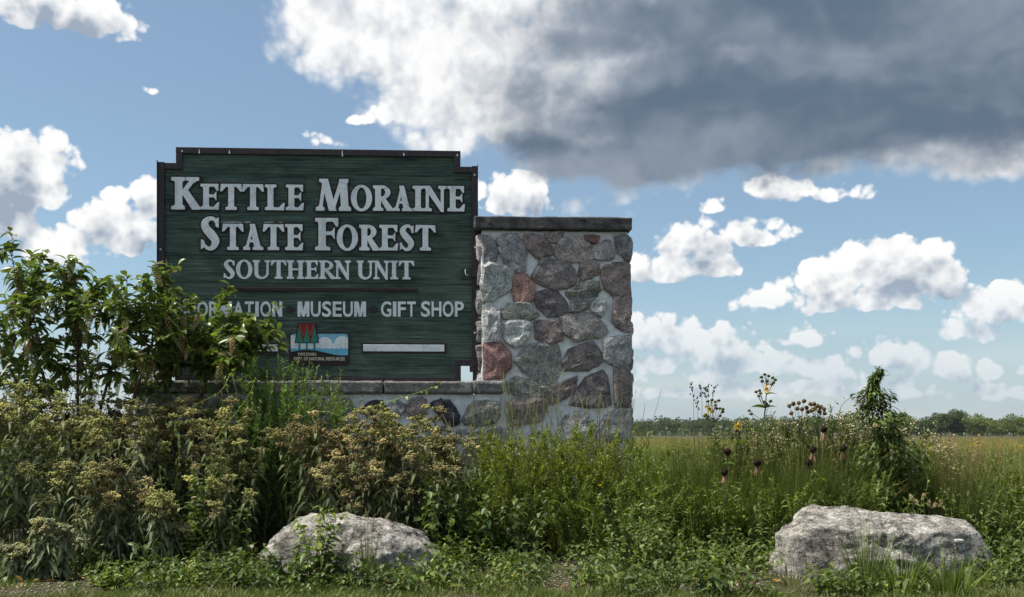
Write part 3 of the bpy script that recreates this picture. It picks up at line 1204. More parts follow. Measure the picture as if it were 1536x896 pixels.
        inn = f_ell(X, Y, x0 + 0.02, 0.735, x1 - x0 - 0.02 - s * 0.92, 0.185)
        add(np.maximum(np.maximum(out, -inn), x0 - 0.02 - X))
        poly((x0 - 0.01, 0.47), (x0 + 0.17, 0.50), (w, 0.06), (w, 0.0), (w - 0.235, 0.0))
    elif ch == 'A':
        seg(0.115, 0, w * 0.5 - 0.02, 0.97, 0.085)
        poly((w * 0.5 - 0.13, 1), (w * 0.5 + 0.05, 1), (w - 0.08, 0), (w - 0.31, 0))
        rect(w * 0.26, 0.30, w * 0.66, 0.30 + t)
        foot(0, 0.25, 0.08, 0.15)
        foot(w - 0.39, w, w - 0.29, w - 0.10)
    elif ch == 'S':
        k = w
        add(f_path(X, Y, [(k * 0.86, 0.84, 0.035), (k * 0.68, 0.965, 0.045), (k * 0.42, 0.955, 0.062), (k * 0.215, 0.82, 0.098), (k * 0.30, 0.645, 0.115),
                          (k * 0.60, 0.45, 0.122), (k * 0.80, 0.26, 0.108), (k * 0.66, 0.065, 0.068), (k * 0.40, 0.03, 0.045), (k * 0.17, 0.14, 0.035)]))
        poly((k * 0.78, 0.92), (k * 0.95, 0.99), (k * 0.95, 0.70), (k * 0.83, 0.72))
        poly((k * 0.03, 0.30), (k * 0.14, 0.28), (k * 0.24, 0.10), (k * 0.03, 0.02))
    elif ch == 'm':         # plain M
        k = 0.19
        rect(0, 0, k, 1)
        rect(w - k, 0, w, 1)
        poly((0, 1), (k * 1.45, 1), (w / 2 + k * 0.45, 0), (w / 2 - k * 0.45, 0))
        poly((w - k * 1.45, 1), (w, 1), (w / 2 + k * 0.45, 0), (w / 2 - k * 0.45, 0))
    elif ch == 'n':         # plain N
        k = 0.19
        rect(0, 0, k, 1)
        rect(w - k, 0, w, 1)
        poly((0, 1), (k * 1.1, 1), (w, 0), (w - k * 1.1, 0))
    f = fs[0]
    for g in fs[1:]:
        f = np.minimum(f, g)
    return f


def contours(F, x0, y0, h):
    """marching squares at F = 0: closed loops, inside (F < 0) on the left"""
    ny, nx = F.shape
    segs = {}

    def pt(i, j, k, l):
        a, b = F[i, j], F[k, l]
        u = a / (a - b)
        return (round(x0 + (j + (l - j) * u) * h, 6), round(y0 + (i + (k - i) * u) * h, 6))
    S = F < 0
    act = np.argwhere((S[:-1, :-1] != S[1:, :-1]) | (S[:-1, :-1] != S[:-1, 1:]) | (S[:-1, :-1] != S[1:, 1:]))
    for i, j in act:
        c = (S[i, j], S[i, j + 1], S[i + 1, j + 1], S[i + 1, j])
        e = []
        if c[0] != c[1]:
            e.append(('b', pt(i, j, i, j + 1)))
        if c[1] != c[2]:
            e.append(('r', pt(i, j + 1, i + 1, j + 1)))
        if c[2] != c[3]:
            e.append(('t', pt(i + 1, j, i + 1, j + 1)))
        if c[3] != c[0]:
            e.append(('l', pt(i, j, i + 1, j)))
        for q in range(0, len(e) - 1, 2):
            segs.setdefault(e[q][1], []).append(e[q + 1][1])
            segs.setdefault(e[q + 1][1], []).append(e[q][1])
    loops = []
    left = set(segs)
    while left:
        p = left.pop()
        loop = [p]
        prev, cur = None, p
        while True:
            nx_ = [q for q in segs[cur] if q != prev and (q in left or (q == p and len(loop) > 2))]
            if not nx_ or nx_[0] == p:
                break
            prev, cur = cur, nx_[0]
            left.discard(cur)
            loop.append(cur)
        if len(loop) > 6:
            loops.append(loop)
    return loops


def simplify(loop, eps):
    P = np.array(loop)

    def dp(a, b):
        if b <= a + 1:
            return []
        d = P[b] - P[a]
        l = np.hypot(*d) + 1e-12
        dist = abs((P[a + 1:b, 0] - P[a, 0]) * d[1] - (P[a + 1:b, 1] - P[a, 1]) * d[0]) / l
        k = int(dist.argmax())
        if dist[k] < eps:
            return []
        k += a + 1
        return dp(a, k) + [k] + dp(k, b)
    n = len(P)
    far = int(np.hypot(*(P - P[0]).T).argmax())
    idx = [0] + dp(0, far) + [far] + dp(far, n - 1)
    return P[idx]


def slab_from_loops(loops, mapf, y_front, y_back):
    """flat-faced relief from closed outlines (holes allowed)"""
    loops = [np.asarray(l) for l in loops]
    area = [np.sum(l[:, 0] * np.roll(l[:, 1], -1) - np.roll(l[:, 0], -1) * l[:, 1]) / 2 for l in loops]
    g = Geo()
    outer = [i for i in range(len(loops)) if not any(j != i and abs(area[j]) > abs(area[i]) and in_poly(loops[i][0][0], loops[i][0][1], loops[j]) for j in range(len(loops)))]
    for o in outer:
        lo = loops[o] if area[o] > 0 else loops[o][::-1]
        hs = [(loops[j][::-1] if area[j] > 0 else loops[j]) for j in range(len(loops)) if j not in outer and in_poly(loops[j][0][0], loops[j][0][1], loops[o])]
        rings = [lo] + hs
        pts = np.concatenate(rings)
        m = np.array([mapf(x, y) for x, y in pts])
        tri = tessellate_polygon([[Vector((x, y, 0)) for x, y in r_] for r_ in rings])
        fr = np.stack([m[:, 0], np.full(len(m), y_front), m[:, 1]], 1)
        bk = np.stack([m[:, 0], np.full(len(m), y_back), m[:, 1]], 1)
        tt = []
        for a, b, c in tri:
            ar = (m[b][0] - m[a][0]) * (m[c][1] - m[a][1]) - (m[b][1] - m[a][1]) * (m[c][0] - m[a][0])
            tt.append((a, b, c) if ar > 0 else (a, c, b))
        n = len(m)
        q = []
        st = 0
        for r_ in rings:
            k = len(r_)
            for i in range(k):
                a, b = st + i, st + (i + 1) % k
                q.append((b, a, n + a, n + b))
            st += k
        g.add(np.concatenate([fr, bk]), q, tt)
    return g


def build_sign():
    FY = 0.10                                     # front face of the boards, behind the pillar's face plane
    q = lambda px, py: wl(px, py, FY)
    sL, sRr = q(237, 400)[0], q(717, 400)[0]
    mid = (sL + sRr) / 2
    sg = wthing('forest_sign', 'large green timber sign with white raised lettering standing on the low stone wall', 'sign', mid, FY)
    sg.location.z = Z_COPING
    org = Vector((-mid, -FY, -Z_COPING))
    mk = lambda name, g, mat, par=sg: obj(name, shift_mesh(g if isinstance(g, bpy.types.Mesh) else g.mesh(name), org), mat, par)

    # heights (horizontal in the place), taken at the middle of the sign
    z = lambda py: wl(477, py, FY)[1]
    zt, zs, zb, zn = z(224.5), z(248), Z_COPING - 0.002, z(548)
    fw = q(274, 300)[0] - q(264.5, 300)[0]         # width of the frame strips
    x1, x2 = q(247.5, 400)[0], q(707.5, 400)[0]    # between the posts
    xs1, xs2 = q(264.5, 230)[0], q(690.8, 230)[0]  # steps at the top
    xn1, xn2 = q(263, 560)[0], q(691.5, 560)[0]    # steps at the bottom
    # ---- boards: planks laid flat, one above the other
    seams = [zb + fw * 0.5, z(508), z(467.0), z(425), z(385), z(345.5), z(302), z(262), zt - fw * 0.5]
    r = np.random.default_rng(3)
    for i in range(len(seams) - 1):
        a, b = seams[i] + 0.0012, seams[i + 1] - 0.0012
        # inside the outline: the top and bottom planks are narrower than the rest
        for (c, d_) in (((a, min(b, zs - fw * 0.5)), (max(a, zs - fw * 0.5), b)) if b > zs - fw * 0.5 > a else (((a, max(a, zn + fw * 0.5)), (max(a, zn + fw * 0.5), b)) if a < zn + fw * 0.5 < b else ((a, b),))):
            if d_ - c < 0.004:
                continue
            lo, hi = x1 - 0.02, x2 + 0.02
            if c >= zs - fw * 0.5 - 1e-6:
                lo, hi = xs1 + fw * 0.5, xs2 - fw * 0.5
            if d_ <= zn + fw * 0.5 + 1e-6:
                lo, hi = xn1 + fw * 0.5, xn2 - fw * 0.5
            g = box(Geo(), lo, hi, FY + r.uniform(0, 0.0022), FY + 0.055, c + 0.0002, d_ - 0.0002)
            me = g.mesh('plank')
            bevel_mesh(me, 0.0018, 1)
            mk('plank', me, M['board'])
    # ---- frame
    F0, F1 = FY - 0.022, FY + 0.07

    def strip(a, b, c, d_, name='frame_strip', f0=F0, f1=F1):
        me = box(Geo(), a, b, f0, f1, c, d_).mesh(name)
        bevel_mesh(me, 0.004, 2)
        mk(name, me, M['frame'])
    strip(xs1, xs2, zt - fw, zt)
    strip(xs1 + 0.001, xs1 + fw, zs, zt - fw - 0.0005)
    strip(xs2 - fw, xs2 - 0.001, zs, zt - fw - 0.0005)
    strip(x1 + 0.001, xs1 + fw, zs - fw, zs - 0.0005)
    strip(xs2 - fw, x2 - 0.001, zs - fw, zs - 0.0005)
    strip(xn1, xn2, zb, zb + fw * 0.86)
    strip(xn1 + 0.001, xn1 + fw, zb + fw * 0.86 + 0.0005, zn)
    strip(xn2 - fw, xn2 - 0.001, zb + fw * 0.86 + 0.0005, zn)
    strip(x1 + 0.001, xn1 + fw, zn + 0.0005, zn + fw * 0.95)
    strip(xn2 - fw, x2 - 0.001, zn + 0.0005, zn + fw * 0.95)
    for k, (a, b) in enumerate(((sL, x1), (x2, sRr))):
        # steel angle: a flat face and an outer flange, standing a little higher
        g = box(Geo(), a, b, F0 - 0.006, F1 + 0.01, zn - 0.004, zs + 0.004)
        o = a if k == 0 else b - 0.006
        box(g, o, o + 0.006, F0 - 0.02, F0 - 0.0062, zn, zs + 0.018)
        me = g.mesh('side_post')
        mk('side_post', me, M['frame'])
        # foot bracket holding the post to the coping
        c = (a + b) / 2
        g = box(Geo(), c - 0.05, c + 0.05, F0 + 0.004, F1 - 0.01, zn - 0.058, zn - 0.0045)
        box(g, c - 0.02, c + 0.02, F0 + 0.02, F1 - 0.02, Z_COPING - 0.02, zn - 0.0582)
        mk('foot_bracket', g, M['frame'])
        for py in ((264, 372, 500) if k else (259, 375, 470)):
            zz = wl(712 if k else 242, py, FY)[1]
            gg = Geo()
            an = np.arange(10) * 2 * np.pi / 10
            ring = lambda y, rr: np.stack([c + rr * np.cos(an), np.full(10, y), zz + rr * np.sin(an)], 1)
            v = np.concatenate([ring(F0 - 0.0062, 0.009), ring(F0 - 0.011, 0.007)])
            gg.add(v, [(i, (i + 1) % 10, 10 + (i + 1) % 10, 10 + i) for i in range(10)], [(10, 10 + i, 11 + i) for i in range(1, 9)])
            mk('screw', gg, M['metal'] if (k or py != 259) else M['frame'])
    # green angle bracket from the sign to the pillar
    a, zc_ = q(691, 420)
    b, zd_ = q(706.5, 402)
    g = box(Geo(), a, b, F0 - 0.03, F0 - 0.007, zc_, zd_)
    me = g.mesh('wall_bracket')
    bevel_mesh(me, 0.004, 1)
    wb = mk('wall_bracket', me, mat_plain('dark green bracket', (0.018, 0.035, 0.028), (0.03, 0.05, 0.04), 14, 0.5))
    g = box(Geo(), b + 0.001, -0.004, F0 - 0.026, F0 - 0.010, zc_ + 0.02, zd_ - 0.006)
    mk('bracket_arm', g, M['frame'], wb)
    hx, hz = q(699, 411)
    g = Geo()
    hook = [(hx - 0.006, F0 - 0.032, hz + 0.035), (hx - 0.008, F0 - 0.045, hz + 0.01), (hx - 0.002, F0 - 0.05, hz - 0.02), (hx + 0.012, F0 - 0.046, hz - 0.026), (hx + 0.018, F0 - 0.04, hz - 0.018)]
    tube(g, hook, 0.0035, 6)
    mk('hook', g, M['metal'], wb)
    # pale chips and streaks on the top strip
    for px, ln in ((274, 2), (300, 7), (345, 6), (514, 9), (606, 5), (686, 4)):
        s_, z1 = q(px, 228 + (px - 264) * 0.014 - ln / 2)
        z0 = z1 - ln * 0.0064
        g = Geo().add([(s_ - 0.002, F0 - 0.002, z1), (s_ + 0.002, F0 - 0.002, z1), (s_ + 0.007, F0 - 0.003, z0 + 0.006), (s_, F0 - 0.004, z0), (s_ - 0.006, F0 - 0.003, z0 + 0.006), (s_, F0 + 0.003, z0 + 0.02)],
                      tris=[(0, 4, 3), (0, 3, 1), (1, 3, 2), (0, 1, 5), (4, 0, 5), (2, 5, 1), (3, 4, 5), (3, 5, 2)])
        mk('pale_chip', g, M['bird'])
    # crumbling filler along the open seam above STATE
    for px in (333, 336, 341, 345, 349, 352, 357, 361, 369, 373, 397, 402, 408, 421):
        s_, z1 = q(px, 333.6 + r.uniform(-0.4, 0.4))
        l = r.uniform(0.008, 0.018)
        g = box(Geo(), s_ - l, s_ + l, FY - 0.003, FY + 0.004, z1 - 0.003, z1 + 0.0025)
        mk('filler_flake', g, M['bird'])

    # ---- serif lettering
    big = [('K', 258, 300.8, 266.9, 314.2), ('E', 301.8, 329.1, 277, 314.3), ('T', 331.3, 363.2, 277.3, 315), ('T', 364.2, 395.8, 277.6, 315.2),
           ('L', 398.3, 427, 278, 315.3), ('E', 429.6, 455.8, 278.2, 315.4), ('M', 474.6, 526.2, 269.6, 316), ('O', 527, 557.9, 279.2, 316.4),
           ('R', 560, 589.6, 279.4, 316.4), ('A', 590, 618.1, 279.8, 316.7), ('I', 619.4, 634.9, 280, 316.8), ('N', 635.4, 669.4, 280, 317),
           ('E', 671.5, 697, 280.2, 317.2),
           ('S', 301.8, 329.4, 327, 374.5), ('T', 334.2, 365.6, 337, 375), ('A', 365.8, 395.1, 337, 375), ('T', 395.1, 426.3, 337.4, 375.2), ('E', 428.5, 454.9, 337.5, 375.3),
           ('F', 473.6, 507.1, 328.2, 375.4), ('O', 505.8, 536.7, 338.6, 375.7), ('R', 539.5, 568.5, 338.4, 375.8), ('E', 569.6, 597, 338.5, 375.8),
           ('S', 599.7, 621, 338.8, 375.8), ('T', 623, 653.4, 338.8, 375.9)]
    small = [('S', 335.6, 352.7), ('O', 354.4, 378.8), ('U', 379.4, 405.4), ('T', 406.5, 429.8), ('H', 430.4, 456.5), ('E', 457.9, 477.7), ('R', 478.8, 503.3),
             ('N', 501.9, 526.3), ('U', 535.2, 560), ('N', 560.2, 584.6), ('I', 585.6, 597), ('T', 598.1, 621.5)]
    rows = [(c, a, b, t, bs, True) for c, a, b, t, bs in big] + [(c, a, b, 390.6 + (a - 335) * 0.004, 418.2 + (a - 335) * 0.004, False) for c, a, b in small]
    for n_, (ch, pa, pb, pt, pbs, edged) in enumerate(rows):
        (sa, zb_), (sb, _) = q(pa, pbs), q(pb, pbs)
        zt_ = q((pa + pb) / 2, pt)[1]
        H = zt_ - zb_
        w = (sb - sa) / H
        res = 0.0125
        m = 0.14
        gx = np.arange(-m, w + m, res)
        gy = np.arange(-m, 1 + m, res)
        X, Y = np.meshgrid(gx, gy)
        F = glyph(ch, w, X, Y) + 1e-5
        mp = lambda x, y: (sa + x * H, zb_ + y * H)
        top = FY - 0.016 if edged else FY - 0.010
        bold = 0.012 if edged else 0.004
        lp = [simplify(l, 0.004) for l in contours(F - bold, gx[0], gy[0], res)]
        lt = mk('letter', slab_from_loops(lp, mp, top - 0.0003 * (n_ % 2), FY + 0.003), M['letter'])
        if edged:
            lp = [simplify(l, 0.005) for l in contours(F - 0.062, gx[0], gy[0], res)]
            mk('letter_edge', slab_from_loops(lp, mp, FY - 0.0105 - 0.0006 * (n_ % 2), FY + 0.003), M['outline'], lt)
    # ---- plain lettering, dots, rule and bars
    def text_mesh(s, bold, ext):
        cu = bpy.data.curves.new('text', 'FONT')
        cu.body = s
        cu.size = 1.0
        cu.offset = bold
        cu.extrude = ext
        cu.resolution_u = 4
        o = bpy.data.objects.new('text', cu)
        col.objects.link(o)
        bpy.context.view_layer.update()
        me = bpy.data.meshes.new_from_object(o.evaluated_get(bpy.context.evaluated_depsgraph_get()))
        bpy.data.objects.remove(o)
        return me

    def put_text(me, sa, sb, z0, z1, y, name, mat, par=sg, depth=None):
        co = np.array([v.co for v in me.vertices])
        a, b = co.min(0), co.max(0)
        sz = (b[2] - a[2]) or 1
        for v in me.vertices:
            x = sa + (v.co.x - a[0]) / (b[0] - a[0]) * (sb - sa)
            zz = z0 + (v.co.y - a[1]) / (b[1] - a[1]) * (z1 - z0)
            v.co = Vector((x, y - (v.co.z - a[2]) / sz * (depth or 0.012), zz))
        me.materials.clear()
        me.polygons.foreach_set('use_smooth', np.zeros(len(me.polygons), bool))
        return mk(name, me, mat, par)

    def word(s, pa, pb, pt=452.6, pbs=475.3):
        # widths of a condensed bold alphabet
        wd = {'I': 0.38, 'M': 1.12, 'W': 1.3, 'N': 0.95, 'O': 1.02, 'G': 1.02, 'U': 0.93, 'F': 0.78, 'T': 0.84, 'E': 0.84, 'S': 0.88, 'P': 0.86, 'H': 0.93, 'A': 1.0, 'R': 0.94}
        gap = 0.13
        tot = sum(wd[c] for c in s) + gap * (len(s) - 1)
        x = 0
        for c in s:
            a = pa + (pb - pa) * x / tot
            b = pa + (pb - pa) * (x + wd[c]) / tot
            x += wd[c] + gap
            rd = 0.35 if c in 'OGSU' else 0.0
            (sa, z0), (sb, _) = q(a, pbs + rd), q(b, pbs + rd)
            z1 = q(a, pt - (rd if c != 'U' else 0))[1]
            if c == 'I':
                mk('letter', box(Geo(), sa + 0.002, sb - 0.002, FY - 0.009, FY + 0.003, z0, z1), M['letter'])
            elif c in 'MN':
                H_ = z1 - z0
                wn = (sb - sa) / H_
                gx, gy = np.arange(-0.1, wn + 0.1, 0.0125), np.arange(-0.1, 1.1, 0.0125)
                X_, Y_ = np.meshgrid(gx, gy)
                lp_ = [simplify(l_, 0.004) for l_ in contours(glyph(c.lower(), wn, X_, Y_) + 1e-5, gx[0], gy[0], 0.0125)]
                mk('letter', slab_from_loops(lp_, lambda a_, b_: (sa + a_ * H_, z0 + b_ * H_), FY - 0.009, FY + 0.003), M['letter'])
            else:
                put_text(text_mesh(c, 0.010 if c in 'MN' else 0.020, 0.05), sa, sb, z0, z1, FY + 0.003, 'letter', M['letter'])
    word('INFORMATION', 257, 423.5)
    word('MUSEUM', 446.5, 549.2)
    word('GIFT', 571.5, 623.5)
    word('SHOP', 631.5, 695.8)
    for px in (435.2, 559.6):
        sx, sz = q(px, 464.4)
        an = np.arange(20) * 2 * np.pi / 20
        mk('round_dot', slab_from_loops([np.stack([sx + 0.034 * np.cos(an), sz + 0.034 * np.sin(an)], 1)], lambda x, y: (x, y), FY - 0.010, FY + 0.003), M['outline'])

    def bar(pa, pb, pt, pbs, y, mat, name, par=sg):
        (a, c), (b, _) = q(pa, pbs), q(pb, pbs)
        me = box(Geo(), a, b, y, FY + 0.003, c, q(pa, pt)[1]).mesh(name)
        bevel_mesh(me, 0.002, 1)
        return mk(name, me, mat, par)
    bar(331.5, 625.8, 430.7, 436.2, FY - 0.012, M['outline'], 'dark_rule')
    o = bar(541.8, 669.6, 514.4, 530, FY - 0.006, M['outline'], 'bar_edge')
    bar(545, 666.5, 517.1, 527.2, FY - 0.011, M['letter'], 'white_bar', o)
    # the left bar is an arrow
    P_ = lambda L: [q(x, y) for x, y in L]
    ar = [(417, 517.2), (417, 527.2), (303, 527.2), (303, 537), (279, 522.3), (303, 507.5), (303, 517.2)]
    ed = [(420.2, 514.2), (420.2, 530.2), (306, 530.2), (306, 542.5), (273, 522.3), (306, 502.2), (306, 514.2)]
    o = mk('arrow_edge', slab_from_loops([np.array(P_(ed))], lambda x, y: (x, y), FY - 0.006, FY + 0.003), M['outline'])
    mk('white_arrow', slab_from_loops([np.array(P_(ar))], lambda x, y: (x, y), FY - 0.011, FY + 0.003), M['letter'], o)
    # ---- emblem plaque
    def rr(x0, x1_, y0, y1, r_):
        out = []
        for cx, cy, a0 in ((x1_ - r_, y0 + r_, -90), (x1_ - r_, y1 - r_, 0), (x0 + r_, y1 - r_, 90), (x0 + r_, y0 + r_, 180)):
            for k in range(5):
                a = R(a0 + k * 22.5)
                out.append((cx + r_ * math.cos(a), cy + r_ * math.sin(a)))
        return out
    flat = lambda L, y, name, mat, par: mk(name, slab_from_loops([np.array(P_(L))], lambda x, y_: (x, y_), y, FY + 0.003), mat, par)
    pl = flat(rr(434.2, 524.4, 499.4, 548.6, 5), FY - 0.010, 'emblem_plaque', M['logo_brown'], sg)
    xs = np.linspace(436.4, 522.3, 44)
    hill = np.interp(xs, [436, 445, 455, 464, 475, 490, 503, 513, 523], [528.4, 526.6, 525.3, 525.0, 526.2, 529.6, 532.6, 533.6, 532.9])
    # blue sky with the upper corners rounded
    top = [(436.4, 505)] + [(440.4 - 4 * math.cos(R(a)), 505 - 3.8 * math.sin(R(a))) for a in (30, 60, 90)] + [(518.3 + 4 * math.sin(R(a)), 505 - 3.8 * math.cos(R(a))) for a in (0, 30, 60)] + [(522.3, 505)]
    flat([(x, y) for x, y in zip(xs, hill)] + top[::-1], FY - 0.0115, 'emblem_sky', M['logo_blue'], pl)

    def cl(x):
        y = 540.0
        for cx, cy, rr_ in ((487.6, 517.5, 11.6), (513.5, 516.5, 12.0), (437, 514, 10.5)):
            if abs(x - cx) < rr_:
                y = min(y, cy - math.sqrt(rr_ ** 2 - (x - cx) ** 2))
        return min(y, 516.0)
    up = [(x, cl(x)) for x in np.linspace(436.4, 522.3, 110)]
    flat(up + [(x, y) for x, y in zip(xs[::-1], hill[::-1])], FY - 0.0125, 'emblem_cloud', M['letter'], pl)
    wave = [(x, 523.0 + 0.75 * abs(math.sin((x - 436) * math.pi / 6.9)) - 0.4) for x in np.linspace(436.4, 522.3, 90)]
    flat(wave + [(x, y) for x, y in zip(xs[::-1], hill[::-1] + 0.01)], FY - 0.0135, 'emblem_water', M['logo_water'], pl)
    w_ = [(448.8, 485.6), (472.6, 485.6), (477.4, 513.9), (443.8, 513.9)]
    ed = [(447.6, 484.4), (473.8, 484.4), (479.0, 514.8), (442.2, 514.8)]
    flat(ed, FY - 0.0142, 'emblem_edge', M['logo_brown'], pl)
    flat(w_, FY - 0.0150, 'emblem_red', M['logo_red'], pl)
    # red W rim: two lighter strokes
    for a, b in (((450.6, 486.4), (455.5, 504)), ((455.5, 504), (460.6, 489)), ((460.6, 489), (466, 504)), ((466, 504), (470.8, 486.4))):
        d = np.array(b) - np.array(a)
        nrm_ = np.array([-d[1], d[0]]) / np.hypot(*d) * 0.55
        flat([tuple(np.array(a) + nrm_), tuple(np.array(b) + nrm_), tuple(np.array(b) - nrm_), tuple(np.array(a) - nrm_)], FY - 0.0155 - 0.0002 * (a[0] % 1), 'emblem_stroke', M['logo_rim'], pl)
    for cx, top_, hw in ((449.4, 490, 5.6), (460.6, 494.5, 5.4), (472, 490, 5.4)):
        flat([(cx, top_), (cx + hw, 513.9), (cx - hw, 513.9)], FY - 0.0162 - 0.0004 * (cx % 2), 'emblem_tree', M['logo_green'], pl)
        flat([(cx - 1.3, 514), (cx + 1.3, 514), (cx + 1.3, 526), (cx - 1.3, 526)], FY - 0.0158, 'emblem_trunk', M['logo_green'], pl)
    for s_, pa, pb, pt, pbs in (('WISCONSIN', 447, 474.6, 529.3, 533.8), ('DEPT. OF NATURAL RESOURCES', 441.2, 517.3, 535.9, 540.9)):
        (sa, z0), (sb, _) = q(pa, pbs), q(pb, pbs)
        put_text(text_mesh(s_, 0.012, 0.02), sa, sb, z0, q(pa, pt)[1], FY - 0.0098, 'emblem_lettering', M['logo_cream'], pl, 0.003)


build_sign()

# ------------------------------------------------------------------ boulders
def mat_boulder():
    m, nt, b = nt_mat('lichened limestone')
    h = NT(nt)
    v = h.coord()
    v2 = h.mapping(v, (1, 1, 1.9), (0.2, 0.3, 0))
    f1 = h.noise(v, 2.6, 8, 0.72, 0.3)
    f2 = h.noise(v2, 9, 10, 0.80, 0.25)
    f3 = h.noise(v, 70, 5, 0.7)
    c = h.ramp(f2, [(0.38, (0.075, 0.07, 0.065)), (0.46, (0.24, 0.225, 0.205)), (0.535, (0.38, 0.365, 0.335)), (0.64, (0.60, 0.585, 0.55))])
    c = h.mix(1.0, c, h.ramp(f1, [(0.36, (0.42, 0.41, 0.40)), (0.52, (0.95, 0.93, 0.9)), (0.7, (1.15, 1.13, 1.1))]), 'MULTIPLY')
    c = h.mix(1.0, c, h.ramp(f3, [(0.38, (0.42, 0.42, 0.42)), (0.48, (1, 1, 1)), (0.62, (1.2, 1.2, 1.2))]), 'MULTIPLY')
    wv = h.n('ShaderNodeVectorMath', operation='ADD')
    h.link(h.mapping(v, (1, 1, 1.6), (0.5, 0.3, 0.2)), wv.inputs[0])
    h.link(h.noise(v, 5, 4, 0.6, out='Color'), wv.inputs[1])
    vo = h.n('ShaderNodeTexVoronoi', feature='DISTANCE_TO_EDGE')
    vo.inputs['Scale'].default_value = 2.6
    h.link(wv.outputs[0], vo.inputs['Vector'])
    crack = h.ramp(vo.outputs['Distance'], [(0.0, (0.25, 0.24, 0.22)), (0.03, (1, 1, 1))])
    c = h.mix(0.8, c, crack, 'MULTIPLY')
    h.link(c, b.inputs['Base Color'])
    n1 = h.bump(f2, 0.8, 0.03)
    n1 = h.bump(crack, 0.7, 0.03, n1)
    h.link(h.bump(f3, 0.6, 0.008, n1), b.inputs['Normal'])
    b.inputs['Roughness'].default_value = 0.92
    b.inputs['Specular IOR Level'].default_value = 0.2
    return m


M['boulder'] = mat_boulder()


def boulder_mesh(planes, seed, sub=6, amp=0.035, sharp=0.018):
    """rock cut by facets (nx, ny, nz, distance), then weathered"""
    bm = bmesh.new()
    bmesh.ops.create_icosphere(bm, subdivisions=sub, radius=1.0)
    P = np.array(planes, float)
    nrm_ = norm(P[:, :3])
    V = np.array([v.co for v in bm.verts])
    den = V @ nrm_.T
    r = np.where(den > 0.02, P[None, :, 3] / np.maximum(den, 0.02), 9.0)
    r = -np.log(np.exp(-r / sharp).sum(1)) * sharp
    pos = V * r[:, None]
    out = Vector((seed * 7.3, seed * 2.1, seed * 5.7))
    for v, p in zip(bm.verts, pos):
        q = Vector(p) + out
        if sub < 5:
            v.co = Vector(p)
            continue
        d = mnoise.fractal(q * 2.2, 0.9, 2.1, 3) * 0.032 + mnoise.fractal(q * 6.0, 0.7, 2.2, 5) * amp * 0.9 * min(1.0, sub / 5)
        d += (0.5 - abs(mnoise.noise(Vector((q.x * 3, q.y * 3, q.z * 9))))) * 0.03 - abs(mnoise.noise(q * 17)) * 0.016
        v.co = Vector(p) + v.co.normalized() * d
    me = bpy.data.meshes.new('rock')
    bm.to_mesh(me)
    bm.free()
    me.polygons.foreach_set('use_smooth', np.ones(len(me.polygons), bool))
    return me


def build_boulders():
    # right: long slab, top tilted towards the camera, darker steep left face
    D = 6.98
    me = boulder_mesh([(0.03, -0.30, 1, 0.285), (-0.30, -1, 0.10, 0.37), (0.30, -1, 0.30, 0.37), (-1, -0.42, 0.16, 0.70), (0.62, -0.15, 1, 0.60), (1, -0.1, 0.55, 0.72), (1, 0, 0.0, 0.82),
                       (0, 1, 0.15, 0.42), (0, 0, -1, 0.34), (-0.42, -0.2, 1, 0.47), (0.2, 0.5, 1, 0.36), (-0.75, 0.6, 0.3, 0.66), (0.7, 0.7, 0.3, 0.68), (0.1, -0.8, 0.8, 0.40)], 3)
    x, y, _ = ground_at(1326, D)
    o = obj('boulder', me, M['boulder'], None, (x + 0.01, y + 0.12, 0.13), (0, R(-0.5), R(-3)), (0.90, 0.95, 0.93))
    tag(o, 'long pale limestone boulder with flat tilted top and a pebble on it', 'boulder')
    D = 7.12
    me = boulder_mesh([(0.0, -0.45, 1, 0.36), (-0.35, -0.3, 1, 0.40), (0.4, -0.3, 1, 0.40), (-0.2, -1, 0.45, 0.34), (0.5, -0.9, 0.5, 0.36), (-0.75, -0.1, 0.8, 0.50), (-1, 0, 0.25, 0.62), (0.8, 0, 0.75, 0.50), (1, -0.2, 0.2, 0.66),
                       (0, 1, 0.2, 0.40), (0, 0, -1, 0.3), (0.1, 0.4, 1, 0.38), (-0.5, -0.8, 0.2, 0.48)], 8, 6, 0.035, 0.045)
    x, y, _ = ground_at(527, D)
    o = obj('boulder', me, M['boulder'], None, (x, y + 0.1, 0.065), (0, R(2), R(5)), (1.02, 1, 0.93))
    tag(o, 'rounded pale lichened boulder half hidden by a broad-leaved weed', 'boulder')
    # pebble lying on the right one
    me = boulder_mesh([(0, 0, 1, 0.018), (0, 0, -1, 0.018), (1, 0, 0.1, 0.034), (-1, 0, 0, 0.032), (0, 1, 0, 0.026), (0, -1, 0, 0.026)], 5, 3, 0.0, 0.006)
    for v in me.vertices:
        v.co = Vector((v.co.x, v.co.y, v.co.z * 0.8))
    return me


PEBBLE = build_boulders()
bpy.context.view_layer.update()


def rest_on(px, py, names=('boulder',)):
    """first point of a boulder seen at a pixel"""
    o_ = Vector((0, 0, CAMZ))
    d = Vector(((px - CX) / FPX, 1, (HOR - py) / FPX)).normalized()
    best = None
    for o in bpy.data.objects:
        if o.name.split('.')[0] in names and o.type == 'MESH':
            im = o.matrix_world.inverted()
            hit, loc, nn, _ = o.ray_cast(im @ o_, (im.to_3x3() @ d).normalized())
            if hit:
                p = o.matrix_world @ loc
                if best is None or p.y < best.y:
                    best = p
    return best


_p = rest_on(1437, 813)
if _p is not None:
    M['pebble'] = mat_plain('pale pebble', (0.36, 0.345, 0.32), (0.5, 0.48, 0.45), 30, 0.8)
    tag(obj('pebble', PEBBLE, M['pebble'], None, tuple(_p + Vector((0, 0, 0.006)))), 'small smooth pale pebble lying on the long boulder', 'pebble')

